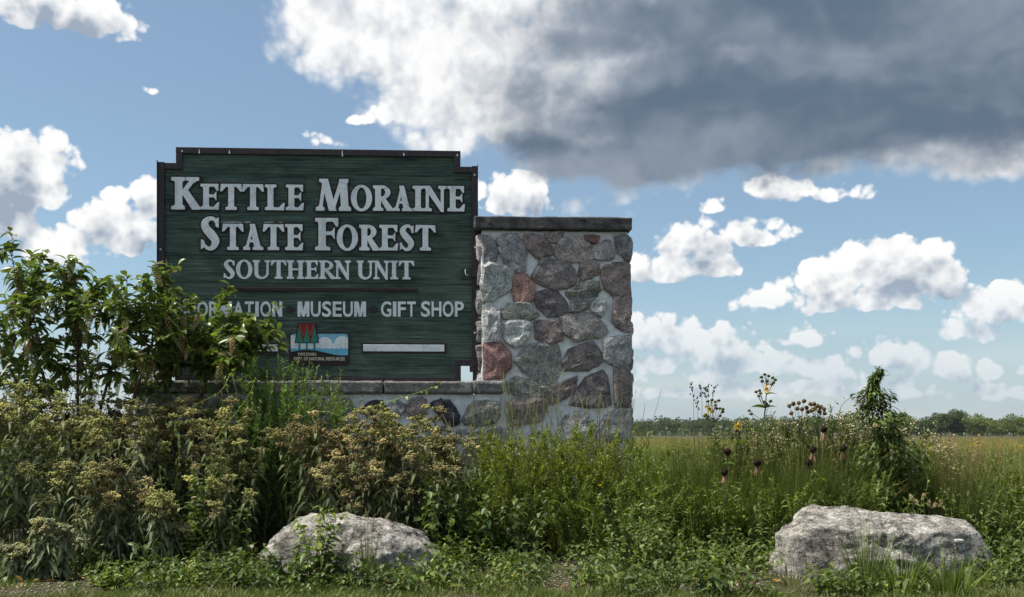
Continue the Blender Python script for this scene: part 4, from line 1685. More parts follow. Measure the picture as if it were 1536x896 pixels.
# ------------------------------------------------------------------ plants
M['leaf'] = mat_leaf('leaf')
M['leaf_dull'] = mat_leaf('downy leaf', 0.75, 0.22, 0.15)
M['leaf_gloss'] = mat_leaf('glossy leaf', 0.34, 0.34, 0.5)
M['grass'] = mat_leaf('grass blade', 0.5, 0.3, 0.3, 0.25)
M['stem'] = mat_leaf('stem', 0.6, 0.0, 0.3, 0.2)
M['flower'] = mat_leaf('flower head', 0.85, 0.12, 0.1, 0.3)

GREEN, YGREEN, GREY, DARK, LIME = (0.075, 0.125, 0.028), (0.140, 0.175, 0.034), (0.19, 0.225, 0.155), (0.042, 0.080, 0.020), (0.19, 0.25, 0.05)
OLIVE, TAN, BROWN = (0.26, 0.285, 0.105), (0.235, 0.225, 0.125), (0.10, 0.055, 0.030)


def paths(n, H, rb, lean, curve=1.7, hv=0.15, k=7, wob=0.012):
    """n stems from a base disc: (n, k, 3)"""
    a = rng.uniform(0, 2 * np.pi, n)
    r = rb * np.sqrt(rng.random(n))
    b = np.stack([r * np.cos(a), r * np.sin(a), np.full(n, -0.04)], 1)
    h = H * (1 - np.abs(rng.normal(0, hv, n)))
    out = np.stack([np.cos(a), np.sin(a)], 1) * (r / max(rb, 1e-6))[:, None] * lean + rng.normal(0, lean * 0.45, (n, 2))
    t = np.linspace(0, 1, k)
    p = np.zeros((n, k, 3))
    p[..., :2] = b[:, None, :2] + out[:, None] * (h[:, None] * t ** curve)[..., None]
    p[..., 2] = b[:, None, 2] + (h[:, None] + 0.04) * t - 0.18 * h[:, None] * (np.linalg.norm(out, axis=1)[:, None] * t ** 2) ** 2
    w = rng.normal(0, wob, (n, k, 2)).cumsum(1)
    p[..., :2] += w * t[None, :, None]
    return p


def along(p, per, t0=0.15, t1=1.0):
    """per points on every path: position, direction, parameter, stem index"""
    n, k, _ = p.shape
    t = (t0 + (t1 - t0) * (np.arange(per) + rng.random((n, per))) / per)
    x = np.clip(t * (k - 1), 0, k - 1.0001)
    i = x.astype(int)
    u = (x - i)[..., None]
    s = np.arange(n)[:, None]
    pos = p[s, i] * (1 - u) + p[s, i + 1] * u
    d = norm(p[s, i + 1] - p[s, i])
    return pos.reshape(-1, 3), d.reshape(-1, 3), t.reshape(-1)


def leafdirs(d, ang, spread=18):
    n = len(d)
    az = np.arange(n) * 2.39996 + rng.uniform(0, 0.9, n)
    rad = np.stack([np.cos(az), np.sin(az), np.zeros(n)], 1)
    rad = norm(rad - d * np.sum(rad * d, 1, keepdims=True))
    a = np.radians(ang + rng.normal(0, spread, n))[:, None]
    return d * np.cos(a) + rad * np.sin(a)


def stems_geo(p, r0, c1, c2=None, sides=3):
    g = Geo()
    for q in p:
        k = len(q)
        tube(g, q, np.linspace(r0, r0 * 0.35, k), sides, tints(1, c1, c2 or c1)[0])
    return g


def plant(name, label, cat, px, D, parts, group=None, rz=None):
    o = thing(name, label, cat, ground_at(px, D), rng.uniform(0, 6.28) if rz is None else rz, group)
    for nm, g, mat, kind in parts:
        if g.n == 0:
            continue
        c = obj(nm, g, mat, o)
        if kind:
            tag(c, kind='stuff')
    return o


def h_at(py, D):
    return CAMZ + (HOR - py) / FPX * D


def heads(g, tips, rad, c1, c2, sub=9, per=8, br=0.0080):
    """flat-topped flower clusters of many small heads"""
    n = len(tips)
    a = rng.uniform(0, 2 * np.pi, (n, sub))
    r = rad * np.sqrt(rng.random((n, sub)))
    c = tips[:, None] + np.stack([r * np.cos(a), r * np.sin(a), 0.03 - r ** 2 / rad * 0.5 + rng.normal(0, 0.008, (n, sub))], -1)
    c = c.reshape(-1, 3)
    m = len(c)
    b = c[:, None] + rng.normal(0, 0.011, (m, per, 3)) * np.array([1, 1, 0.55])
    ti = np.repeat(np.repeat(tints(n, c1, c2, 0.34), sub, 0) * (1 + rng.normal(0, 0.18, (m, 1))), per, 0)
    balls(g, b.reshape(-1, 3), br * (1 + rng.normal(0, 0.2, m * per)), np.clip(ti, 0.01, 0.8), 0.8)
    return c


def boneset(px, D, top, n, rb, label, c1=OLIVE, c2=TAN, l1=GREY, l2=(0.12, 0.155, 0.09), per=26, lean=0.16, group=None, L=0.12, W=0.036, hv=0.19, rad=0.048):
    H = h_at(top, D) - 0.03
    p = paths(n, H, rb, lean, hv=hv)
    st = stems_geo(p, 0.0042, (0.13, 0.13, 0.07), (0.16, 0.11, 0.07))
    lf = Geo()
    pos, d, t = along(p, per, 0.22, 0.99)
    leaves(lf, pos, leafdirs(d, 78, 16), L * (1.15 - 0.55 * t) * (1 + rng.normal(0, 0.15, len(t))), W * (1.1 - 0.4 * t), 0.75 + 0.35 * rng.random(len(t)), tints(len(t), l1, l2, 0.2), 'lance', 3)
    fl = Geo()
    tips = p[:, -1]
    side = along(p, 2, 0.84, 0.97)[0] + rng.normal(0, 0.035, (n * 2, 3)) * np.array([1, 1, 0.4])
    c = heads(fl, np.concatenate([tips, side]), rad, c1, c2)
    allt = np.concatenate([tips, side])
    own = np.repeat(np.arange(len(allt)), 9)
    for k in range(0, len(c), 2):
        a = allt[own[k]] - np.array([0, 0, 0.05])
        tube(st, [a, c[k]], [0.0022, 0.0014], 3, (0.13, 0.12, 0.06))
    return plant('boneset', label, 'wildflower', px, D, [('stem', st, M['stem'], 1), ('foliage', lf, M['leaf_dull'], 1), ('flower_heads', fl, M['flower'], 1)], group)


def fine_bush(px, D, top, n, rb, label, c1, c2, per=80, L=0.034, W=0.0065, lean=0.22, name='feathery_bush', cat='shrub', group=None, t0=0.12, hv=0.22, ang=42, twigs=3, bloom=None):
    H = h_at(top, D) * (1.07 if bloom else 1.0)
    p = paths(n, H, rb, lean, hv=hv)
    # twigs off the upper stems
    b, d, t = along(p, twigs, 0.35, 0.92)
    dd = leafdirs(d, 38, 10)
    k = 5
    u = np.linspace(0, 1, k)[None, :, None]
    ln = (H * 0.26 * (1.15 - t) * rng.uniform(0.6, 1.2, len(t)))[:, None, None]
    tw = b[:, None] + dd[:, None] * ln * u + np.array([0, 0, 1.0]) * ln * 0.30 * u ** 2
    st = stems_geo(p, 0.0045, (0.07, 0.10, 0.03), (0.12, 0.09, 0.04))
    st.merge(stems_geo(tw, 0.002, (0.08, 0.12, 0.03)))
    lf = Geo()
    for q, m, s in ((p, per, t0), (tw, max(6, per // 3), 0.05)):
        pos, d, t = along(q, m, s, 1.0)
        darts(lf, pos, leafdirs(d, ang, 15), L * (1.15 - 0.45 * t) * (1 + rng.normal(0, 0.2, len(t))), W * (1 + rng.normal(0, 0.15, len(t))), tints(len(t), c1, c2, 0.2))
    fl = Geo()
    if bloom:
        tp = np.concatenate([p[:, -1], tw[:, -1]])
        tp = (tp[:, None] + rng.normal(0, 0.016, (len(tp), 4, 3))).reshape(-1, 3)
        balls(fl, tp, rng.uniform(0.005, 0.010, len(tp)), tints(len(tp), *bloom, 0.2))
    return plant(name, label, cat, px, D, [('stem', st, M['stem'], 1), ('foliage', lf, M['leaf'], 1), ('blossoms', fl, M['flower'], 1)], group)


def leafy(px, D, top, n, rb, label, c1, c2, per=16, L=0.07, W=0.045, lean=0.3, name='leafy_weed', cat='weed', group=None, prof='ovate', droop=0.5, ang=65, t0=0.1, mat='leaf', hv=0.2, stemc=(0.09, 0.12, 0.04), nseg=3, extra=None):
    H = h_at(top, D) if top > 0 else -top
    p = paths(n, H, rb, lean, hv=hv)
    st = stems_geo(p, 0.004, stemc)
    pos, d, t = along(p, per, t0, 1.0)
    lf = Geo()
    leaves(lf, pos, leafdirs(d, ang, 18), L * (1.2 - 0.6 * t) * (1 + rng.normal(0, 0.2, len(t))), W * (1.2 - 0.6 * t), droop * rng.uniform(0.4, 1.3, len(t)), tints(len(t), c1, c2, 0.2), prof, nseg)
    parts = [('stem', st, M['stem'], 1), ('foliage', lf, M[mat], 1)]
    if extra:
        parts += extra(p)
    return plant(name, label, cat, px, D, parts, group)


def bunch(px, D, top, n, rb, label, c1, c2, W=0.0062, lean=0.5, name='bunch_grass', culms=0, cc=(0.145, 0.145, 0.065), group=None, seg=5, curve=0.55):
    H = h_at(top, D) * 1.08
    a = rng.uniform(0, 2 * np.pi, n)
    r = rb * np.sqrt(rng.random(n))
    b = np.stack([r * np.cos(a), r * np.sin(a), np.full(n, -0.03)], 1)
    o = np.stack([np.cos(a), np.sin(a), np.zeros(n)], 1)
    tilt = (r / rb) * lean * rng.uniform(0.3, 1.1, n)
    d0 = norm(o * tilt[:, None] + np.array([0, 0, 1.0]) + rng.normal(0, 0.07, (n, 3)))
    bend = o * (curve * tilt * rng.uniform(0.3, 1.3, n))[:, None] + np.array([0, 0, -1.0]) * (curve * 0.55 * tilt * rng.uniform(0.2, 1.3, n))[:, None]
    g = Geo()
    blades(g, b, d0, H * rng.uniform(0.55, 1.06, n), W, bend, tints(n, c1, c2, 0.18), seg)
    parts = [('blades', g, M['grass'], 1)]
    if culms:
        p = paths(culms, H * 1.0, rb * 0.7, lean * 0.35, hv=0.12, wob=0.006)
        s = stems_geo(p, 0.0016, cc)
        f = Geo()
        pos, d, t = along(p, 16, 0.78, 1.0)
        darts(f, pos, leafdirs(d, 35, 14), 0.022, 0.0045, tints(len(t), cc, (0.24, 0.19, 0.11), 0.2))
        parts += [('culm', s, M['stem'], 1), ('seed_heads', f, M['flower'], 1)]
    return plant(name, label, 'grass', px, D, parts, group)


def ball_mesh(g, c, r, tint, sq=1.0, seg=8, rings=5, rough=0.1):
    v = []
    for i in range(rings + 1):
        th = np.pi * i / rings
        for j in range(seg):
            ph = 2 * np.pi * j / seg
            rr = r * (1 + rng.normal(0, rough))
            v.append((c[0] + rr * math.sin(th) * math.cos(ph), c[1] + rr * math.sin(th) * math.sin(ph), c[2] + rr * sq * math.cos(th)))
    q = [(i * seg + j, (i + 1) * seg + j, (i + 1) * seg + (j + 1) % seg, i * seg + (j + 1) % seg) for i in range(rings) for j in range(seg)]
    g.add(v, q, tint=tint)


def stalk(pts, k=8):
    """smooth line through a few points"""
    pts = np.asarray(pts, float)
    t = np.linspace(0, len(pts) - 1, k)
    i = np.clip(t.astype(int), 0, len(pts) - 2)
    u = (t - i)[:, None]
    P0, P1, P2, P3 = pts[np.maximum(i - 1, 0)], pts[i], pts[i + 1], pts[np.minimum(i + 2, len(pts) - 1)]
    return 0.5 * (2 * P1 + (P2 - P0) * u + (2 * P0 - 5 * P1 + 4 * P2 - P3) * u ** 2 + (3 * P1 - P0 - 3 * P2 + P3) * u ** 3)


def rel(px, py, D, base):
    return at(px, py, D) - np.array([base[0], base[1], 0])


# ---- pokeweed: tips of the branches first, each leaf an object of its own
LEAFSH = []
for q_ in range(6):
    g_ = Geo()
    leaves(g_, [(0, 0, 0)], [(1, 0, 0.05)], 1.0, 0.42 + 0.05 * (q_ % 3), 0.25 + 0.12 * (q_ % 3), tints(1, (0.065, 0.112, 0.026), (0.125, 0.175, 0.045), 0.12)[0], 'ovate', 5, 0.2)
    me_ = g_.mesh('pokeweed_leaf')
    me_.materials.append(M['leaf_gloss'])
    LEAFSH.append(me_)
RACEME = []
for q_ in range(3):
    g_ = Geo()
    sp = np.array([(0, 0, 0), (0.02, 0, -0.3), (0.03, 0.03, -0.65), (0.0, 0.05, -1.0)])
    tube(g_, stalk(sp, 7), [0.02] * 7, 4, (0.22, 0.14, 0.09))
    pp = stalk(sp, 60)[6:]
    aa = np.arange(len(pp)) * 2.4
    w_ = np.interp(np.linspace(0, 1, len(pp)), [0, 0.2, 1], [0.09, 0.12, 0.045])
    cc_ = pp + np.stack([np.cos(aa), np.sin(aa), 0 * aa], 1) * w_[:, None]
    balls(g_, cc_, np.interp(np.linspace(0, 1, len(pp)), [0, 0.2, 1], [0.055, 0.06, 0.032]), tints(len(pp), [(0.25, 0.28, 0.10), (0.33, 0.29, 0.15), (0.22, 0.27, 0.08)][q_], [(0.33, 0.33, 0.13), (0.46, 0.33, 0.24), (0.30, 0.34, 0.14)][q_], 0.15), 0.8)
    me_ = g_.mesh('berry_raceme')
    me_.materials.append(M['flower'])
    RACEME.append(me_)
SPIKE = []
g_ = Geo()
pp = np.stack([np.linspace(0, 1, 26), 0.02 * rng.normal(0, 1, 26), np.zeros(26)], 1)
tube(g_, pp[::5], 0.012, 4, (0.25, 0.16, 0.11))
aa = np.arange(26) * 2.4
balls(g_, pp + np.stack([0 * aa, np.cos(aa), np.sin(aa)], 1) * np.linspace(0.10, 0.03, 26)[:, None], np.linspace(0.055, 0.03, 26), tints(26, (0.48, 0.34, 0.27), (0.56, 0.46, 0.36), 0.1), 1.0)
me_ = g_.mesh('flower_spike')
me_.materials.append(M['flower'])
SPIKE.append(me_)


def pokeweed(px, D, trunks, tips, label, nleaf, nrac, seed, full=True):
    r = np.random.default_rng(seed)
    base = ground_at(px, D)
    o = thing('pokeweed', label, 'shrub', base)
    st = Geo()
    redc = (0.13, 0.055, 0.045)
    nodes = []
    for (tx, tz) in trunks:
        p = stalk([(r.uniform(-0.12, 0.12), r.uniform(-0.1, 0.1), -0.05), (tx * 0.45, r.uniform(-0.1, 0.1), tz * 0.5), (tx, r.uniform(-0.12, 0.12), tz)], 9)
        tube(st, p, np.linspace(0.019, 0.010, 9), 6, redc)
        nodes += list(p[4:])
    nodes = np.array(nodes)
    P, Dr, Tt = [], [], []
    for (qx, qy) in tips:
        dd = D + r.uniform(-0.38, 0.32)
        tip = rel(qx, qy, dd, base)
        below = nodes[nodes[:, 2] < tip[2] + 0.1]
        below = below if len(below) else nodes
        nd = below[np.argmin(np.linalg.norm((below - tip) * np.array([1, 0.6, 0.7]), axis=1))]
        mid_ = (nd + tip) / 2 + np.array([0, 0, -0.02]) + r.normal(0, 0.05, 3)
        p = stalk([nd, mid_, tip], 9)
        tube(st, p, np.linspace(0.008, 0.0025, 9), 4, tints(1, redc, (0.10, 0.11, 0.04))[0])
        ln = np.linalg.norm(np.diff(p, axis=0), axis=1).sum()
        tw = [p]
        for _ in range(3):
            j = int(r.integers(3, 8))
            dv = norm((p[j] - p[j - 1]) + r.normal(0, 0.03, 3)) * r.uniform(0.14, 0.30)
            q = stalk([p[j], p[j] + dv * 0.5 + r.normal(0, 0.02, 3), p[j] + dv + r.normal(0, 0.05, 3)], 9)
            tube(st, q, np.linspace(0.004, 0.0018, 9), 3, (0.10, 0.09, 0.04))
            tw.append(q)
        for q in tw:
            ln = np.linalg.norm(np.diff(q, axis=0), axis=1).sum()
            m = max(5, int(ln / (0.021 if full else 0.032)))
            pos, d, t = along(q[None], m, 0.15, 1.0)
            P.append(pos)
            Dr.append(d)
            Tt.append(t)
    obj('stem', st, M['stem'], o)
    P, Dr, Tt = np.concatenate(P), np.concatenate(Dr), np.concatenate(Tt)
    idx = r.permutation(len(P))
    dirs = leafdirs(Dr, 62, 22)
    # leaves: the ones that show largest as objects, any rest as one piece
    for k, i in enumerate(idx[:nleaf]):
        L = r.uniform(0.078, 0.138) * (1.1 - 0.35 * Tt[i])
        d = Vector(dirs[i])
        d.z = d.z * 0.7 - 0.02
        ob = bpy.data.objects.new('leaf', LEAFSH[int(r.integers(6))])
        col.objects.link(ob)
        ob.parent = o
        ob.location = P[i]
        m_ = d.to_track_quat('X', 'Z').to_matrix() @ Matrix.Rotation(r.normal(0, 0.6), 3, 'X')
        ob.rotation_euler = m_.to_euler()
        ob.scale = (L, L * r.uniform(0.85, 1.15), L)
    rest = idx[nleaf:] if full else idx[nleaf::3]
    if len(rest):
        g = Geo()
        leaves(g, P[rest], dirs[rest], 0.105 * r.uniform(0.7, 1.25, len(rest)), 0.049, 0.4, tints(len(rest), (0.065, 0.112, 0.026), (0.125, 0.175, 0.045), 0.15), 'ovate', 4)
        tag(obj('foliage', g, M['leaf_gloss'], o), kind='stuff')
    for k in range(nrac):
        i = sorted((idx[(k * 7) % len(idx)], idx[(k * 13 + 5) % len(idx)], idx[(k * 29 + 11) % len(idx)]), key=lambda a: P[a][1])[0]
        ob = bpy.data.objects.new('berry_raceme', RACEME[k % 3])
        col.objects.link(ob)
        ob.parent = o
        ob.location = P[i]
        ob.rotation_euler = (r.normal(0, 0.25), r.normal(0, 0.25), r.uniform(0, 6.28))
        s_ = r.uniform(0.13, 0.20)
        ob.scale = (s_, s_, s_)
    for k in range(nrac // 2):
        i = sorted((idx[(k * 11 + 3) % len(idx)], idx[(k * 17 + 8) % len(idx)], idx[(k * 31 + 2) % len(idx)]), key=lambda a: P[a][1])[0]
        ob = bpy.data.objects.new('flower_spike', SPIKE[0])
        col.objects.link(ob)
        ob.parent = o
        ob.location = P[i]
        ob.rotation_euler = (0, r.uniform(-0.9, 0.3), r.uniform(-0.6, 0.9))
        s_ = r.uniform(0.07, 0.11)
        ob.scale = (s_, s_, s_)
    return o


def build_pokeweeds():
    tA = [(15, 372), (48, 380), (80, 398), (130, 402), (100, 412), (190, 410), (160, 420), (60, 420), (30, 425), (5, 440), (110, 440), (145, 446), (220, 420), (250, 422), (235, 440),
          (40, 450), (75, 455), (180, 440), (205, 455), (20, 470), (100, 475), (60, 490), (130, 480), (160, 470), (250, 455), (230, 475), (10, 505), (90, 510), (185, 490), (40, 530),
          (70, 540), (110, 530), (140, 515), (20, 550), (-20, 420), (-35, 460), (-30, 510), (190, 530), (150, 545), (215, 510), (240, 500), (100, 560), (50, 565), (20, 580), (80, 575), (130, 565), (170, 560), (200, 555), (225, 540), (0, 560), (60, 515), (120, 500), (170, 505), (200, 535)]
    pokeweed(115, 8.45, [(-0.35, 1.9), (0.05, 2.0), (0.4, 1.95), (-0.65, 1.7), (0.65, 1.75)], tA, 'tall pokeweed bush with red stems and hanging green berry racemes left of the sign', 300, 60, 21)
    tB = [(345, 462), (378, 474), (402, 498), (352, 508), (300, 508), (262, 430), (255, 448), (282, 458), (330, 450), (362, 470), (398, 486), (318, 482), (385, 502), (280, 490), (305, 500), (335, 500), (362, 505),
          (260, 510), (285, 525), (315, 525), (340, 520), (245, 535), (270, 545), (300, 545), (225, 545), (250, 470), (255, 490), (330, 535)]
    pokeweed(262, 8.75, [(-0.05, 1.5), (0.25, 1.6), (0.5, 1.55)], tB, 'pokeweed branch spreading across the lower left of the green sign', 290, 44, 22)


build_pokeweeds()


def build_bed():
    # ---- left: boneset in tiers
    boneset(-55, 8.0, 575, 18, 0.30, 'boneset clump with olive heads at the far end of the bed beneath the pokeweed')
    boneset(15, 7.95, 566, 26, 0.30, 'tall dense boneset with olive yellow heads under the pokeweed', lean=0.14)
    boneset(85, 8.0, 572, 26, 0.30, 'tall boneset with pale olive heads beside the densest clump', (0.30, 0.34, 0.14), OLIVE)
    boneset(150, 7.9, 588, 22, 0.26, 'boneset with yellowish heads and grey drooping leaves between two taller clumps', (0.31, 0.33, 0.12), TAN)
    boneset(112, 7.38, 690, 15, 0.17, 'waist-high boneset with grey leaves and tan heads standing forward of the tall clumps', TAN, OLIVE, L=0.10, W=0.026)
    boneset(178, 7.45, 697, 17, 0.17, 'broad grey-leaved boneset with flat tan heads forward of the yellow clump', TAN, (0.27, 0.22, 0.10), L=0.10, W=0.026)
    boneset(240, 7.5, 735, 10, 0.13, 'small boneset with narrow grey leaves above dark gap', TAN, OLIVE)
    boneset(22, 7.05, 818, 8, 0.14, 'knee-high grey boneset shoots by the gravel edge', (0.20, 0.20, 0.10), GREY, rad=0.03)
    boneset(75, 7.1, 775, 7, 0.10, 'short boneset sprig with dull leaves by the gravel edge', TAN, GREY, rad=0.035)
    boneset(225, 8.25, 574, 18, 0.24, 'brownish boneset at the left end of the low wall', (0.22, 0.17, 0.09), (0.17, 0.14, 0.08), (0.07, 0.09, 0.045))
    boneset(285, 8.1, 598, 20, 0.24, 'boneset with faded tan heads under the left corner of the sign', (0.28, 0.26, 0.13), OLIVE, (0.085, 0.115, 0.05))
    boneset(340, 8.0, 618, 18, 0.20, 'boneset with tan heads tangled with bright vine in front of the wall', TAN, OLIVE, (0.075, 0.105, 0.045))
    leafy(305, 7.75, 680, 16, 0.20, 'tall green leafy weed below the sign corner', GREEN, (0.11, 0.16, 0.04), 24, 0.085, 0.036, lean=0.2)
    boneset(335, 7.7, 700, 7, 0.10, 'sparse boneset sprig over green undergrowth by bare soil', TAN, OLIVE, (0.09, 0.12, 0.06))
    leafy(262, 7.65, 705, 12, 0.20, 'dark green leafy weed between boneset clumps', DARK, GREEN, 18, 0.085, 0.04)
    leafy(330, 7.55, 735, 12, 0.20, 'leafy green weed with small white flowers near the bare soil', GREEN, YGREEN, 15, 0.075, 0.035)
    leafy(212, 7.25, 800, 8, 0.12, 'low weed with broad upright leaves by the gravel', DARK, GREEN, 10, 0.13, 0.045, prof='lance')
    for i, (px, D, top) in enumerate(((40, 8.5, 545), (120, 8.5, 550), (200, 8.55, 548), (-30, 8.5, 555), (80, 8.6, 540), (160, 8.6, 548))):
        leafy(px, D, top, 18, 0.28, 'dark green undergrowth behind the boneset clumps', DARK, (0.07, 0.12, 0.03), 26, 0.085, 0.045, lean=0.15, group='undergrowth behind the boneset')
    # ---- vine tangles running over the clumps
    def vine(pts, D, label, c1=LIME, c2=(0.13, 0.19, 0.04), m=22, L=0.034):
        base = ground_at(pts[0][0], D)
        p = np.stack([rel(x, y, D + dz, base) for x, y, dz in pts])
        p = stalk(p, 24)
        st = Geo()
        tube(st, p, np.linspace(0.0035, 0.0016, 24), 4, tints(1, c1, c2)[0])
        lf = Geo()
        pos, d, t = along(p[None], m, 0.02, 0.98)
        leaves(lf, pos, leafdirs(d, 70, 20), L * rng.uniform(0.6, 1.3, m), L * 0.62, 0.4, tints(m, c1, c2, 0.15), 'ovate', 3)
        o = thing('vine', label, 'vine', base)
        obj('stem', st, M['stem'], o)
        tag(obj('foliage', lf, M['leaf'], o), kind='stuff')
    vine([(300, 800, 0), (315, 700, -.1), (330, 650, -.15), (352, 622, -.1), (375, 590, -.05), (383, 566, 0)], 7.85, 'bright lime vine climbing the boneset below the sign')
    vine([(250, 800, 0), (270, 680, -.1), (262, 640, -.1), (290, 610, -.1), (330, 588, -.1), (345, 562, 0), (352, 556, 0), (348, 570, 0)], 7.8, 'yellow-green vine looping over boneset heads below the sign corner')
    vine([(560, 790, 0), (575, 680, 0), (590, 640, -.1), (565, 610, -.1), (600, 598, -.1), (640, 585, -.1), (668, 575, 0)], 7.9, 'pale vine curling over the tan boneset towards the wall coping', LIME, (0.15, 0.22, 0.05), 26, 0.04)
    vine([(470, 790, 0), (478, 660, 0), (470, 624, 0), (490, 618, 0), (520, 628, 0)], 8.0, 'thin pale vine arching between feathery bush and tan boneset', LIME, YGREEN, 10, 0.02)
    vine([(430, 780, 0), (424, 600, 0.3), (418, 552, 0.3), (432, 541, 0.3)], 8.2, 'curled tendril at the top of the feathery bush', LIME, YGREEN, 6, 0.018)
    vine([(700, 790, 0), (706, 690, 0), (690, 658, 0), (712, 672, 0), (735, 705, 0)], 8.0, 'pale tendril hanging over dark leafy hollow', LIME, YGREEN, 10, 0.02)
    # ---- feathery bushes before the sign
    fine_bush(412, 8.6, 528, 40, 0.17, 'feathery green bush reaching the lower edge of the sign', (0.075, 0.15, 0.038), (0.15, 0.24, 0.06), 120, 0.048, 0.0115, 0.17, hv=0.13)
    fine_bush(378, 8.5, 585, 28, 0.18, 'dark feathery bush rooted by the wall joint', (0.055, 0.105, 0.036), (0.10, 0.17, 0.05), 100, 0.046, 0.011, 0.2, hv=0.15)
    fine_bush(503, 8.7, 545, 11, 0.09, 'thin feathery sprig standing before the emblem plaque', (0.08, 0.15, 0.04), (0.16, 0.25, 0.06), 110, 0.044, 0.011, 0.15, hv=0.12)
    fine_bush(455, 8.45, 585, 30, 0.2, 'dense feathery growth in front of the low wall', (0.06, 0.12, 0.036), (0.12, 0.19, 0.055), 105, 0.046, 0.011, 0.2, hv=0.15)
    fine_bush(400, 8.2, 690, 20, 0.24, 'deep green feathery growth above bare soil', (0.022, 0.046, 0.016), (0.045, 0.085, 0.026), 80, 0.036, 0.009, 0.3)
    # ---- tan boneset in the middle
    boneset(478, 8.1, 634, 16, 0.17, 'tan boneset beside the feathery growth', (0.27, 0.24, 0.135), (0.21, 0.19, 0.10), (0.085, 0.105, 0.05))
    boneset(545, 8.15, 612, 24, 0.24, 'densest tan boneset with brown heads before the wall', (0.28, 0.24, 0.14), (0.22, 0.19, 0.10), (0.085, 0.11, 0.05))
    boneset(610, 8.2, 607, 22, 0.22, 'tan boneset below the coping joint with a vine over it', (0.28, 0.25, 0.13), OLIVE, (0.085, 0.115, 0.045))
    boneset(655, 8.1, 640, 16, 0.18, 'tan boneset at the edge of the dark hollow', (0.26, 0.235, 0.13), TAN, (0.085, 0.115, 0.045))
    boneset(520, 7.8, 690, 16, 0.20, 'boneset with drooping grey leaves behind the round boulder', TAN, (0.24, 0.21, 0.12), (0.10, 0.12, 0.07))
    boneset(600, 7.8, 690, 14, 0.20, 'boneset with thin brown heads behind the round boulder crest', TAN, (0.21, 0.19, 0.10), (0.09, 0.12, 0.06))
    leafy(660, 7.85, 715, 16, 0.22, 'broad-leaved vine mound right of the round boulder', GREEN, (0.09, 0.14, 0.035), 22, 0.085, 0.06)
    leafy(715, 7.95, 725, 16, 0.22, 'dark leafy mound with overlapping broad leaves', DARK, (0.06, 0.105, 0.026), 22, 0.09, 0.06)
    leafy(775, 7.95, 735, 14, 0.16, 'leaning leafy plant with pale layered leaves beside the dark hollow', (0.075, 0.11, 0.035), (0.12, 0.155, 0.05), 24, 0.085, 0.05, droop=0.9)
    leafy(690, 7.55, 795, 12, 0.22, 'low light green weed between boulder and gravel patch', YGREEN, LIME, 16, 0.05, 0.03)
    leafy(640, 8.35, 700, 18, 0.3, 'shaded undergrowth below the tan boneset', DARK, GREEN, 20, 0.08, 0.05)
    # ---- yellow-green feathery mass before the pillar
    for i, (px, D, top, lab) in enumerate(((695, 8.5, 632, 'yellow-green feathery plant at the wall end'), (745, 8.55, 636, 'bright feathery plant at the left foot of the pillar'),
                                           (790, 8.5, 620, 'feathery plant with upright lime tips before the pillar'), (840, 8.5, 630, 'feathery plant before the middle of the pillar'),
                                           (890, 8.55, 628, 'feathery green plant before the right half of the pillar'), (935, 8.6, 636, 'feathery plant at the right corner of the pillar'))):
        fine_bush(px, D, top, 26, 0.27, lab, (0.095, 0.140, 0.020), (0.20, 0.245, 0.04), 95, 0.042, 0.010, 0.3, 'feathery_plant', 'wildflower', hv=0.16)
    for px, D, top, lab in ((725, 8.3, 690, 'arching feathery growth left of the dark hollow below the pillar'), (875, 8.2, 700, 'arching feathery growth right of the dark hollow below the pillar'), (915, 8.2, 705, 'arching feathery growth behind the vine-covered mound'),):
        fine_bush(px, D, top, 24, 0.26, lab, (0.065, 0.11, 0.018), (0.15, 0.20, 0.035), 90, 0.042, 0.010, 0.5, 'feathery_plant', 'wildflower')
    # wispy grass before the pillar
    for px, D, top, n, lab in ((780, 8.75, 545, 26, 'tallest wispy grass rising before the red pillar stones'), (822, 8.8, 585, 30, 'wispy grass before the greenish pillar stones'),
                               (880, 8.8, 590, 34, 'wispy grass before the dark triangular pillar stone'), (925, 8.8, 580, 30, 'wispy grass at the right pillar edge'), (745, 8.8, 600, 22, 'thin grass before the end of the wall coping'),
                               (690, 8.8, 612, 18, 'thin grass before the black wall stone')):
        fine_bush(px, D, top, n, 0.16, lab, (0.075, 0.11, 0.035), (0.13, 0.155, 0.06), 22, 0.030, 0.0035, 0.14, 'wispy_grass', 'grass', t0=0.35, ang=22, twigs=2)
    # ---- right of the pillar's foot
    leafy(945, 7.55, 728, 12, 0.18, 'leafy green plant with upright shoots beside the gravel patch', GREEN, (0.11, 0.16, 0.04), 24, 0.055, 0.04, lean=0.25)
    leafy(928, 7.3, 775, 14, 0.17, 'rounded green weed forward of the gravel patch', (0.07, 0.115, 0.03), (0.12, 0.16, 0.045), 20, 0.05, 0.034, lean=0.4)
    leafy(965, 7.35, 775, 14, 0.2, 'vine-covered mound with heart-shaped leaves', (0.075, 0.12, 0.03), (0.13, 0.17, 0.05), 20, 0.052, 0.038, lean=0.4)
    leafy(1030, 7.45, 790, 16, 0.25, 'low spreading green cover before the first grass fountain', (0.07, 0.115, 0.03), (0.12, 0.16, 0.04), 18, 0.05, 0.035, lean=0.5)
    leafy(1095, 7.4, 800, 16, 0.25, 'low spreading green cover left of the long boulder', (0.065, 0.11, 0.03), (0.12, 0.16, 0.04), 18, 0.05, 0.035, lean=0.5)
    leafy(1145, 7.6, 785, 12, 0.2, 'dark leafy weed tucked against the long boulder', DARK, GREEN, 16, 0.075, 0.03, prof='lance')
    vine([(920, 860, 0), (935, 780, 0), (925, 735, 0), (940, 715, 0), (932, 692, 0), (930, 684, 0)], 7.5, 'climbing shoot above the leafy plant right of gravel', LIME, YGREEN, 16, 0.035)
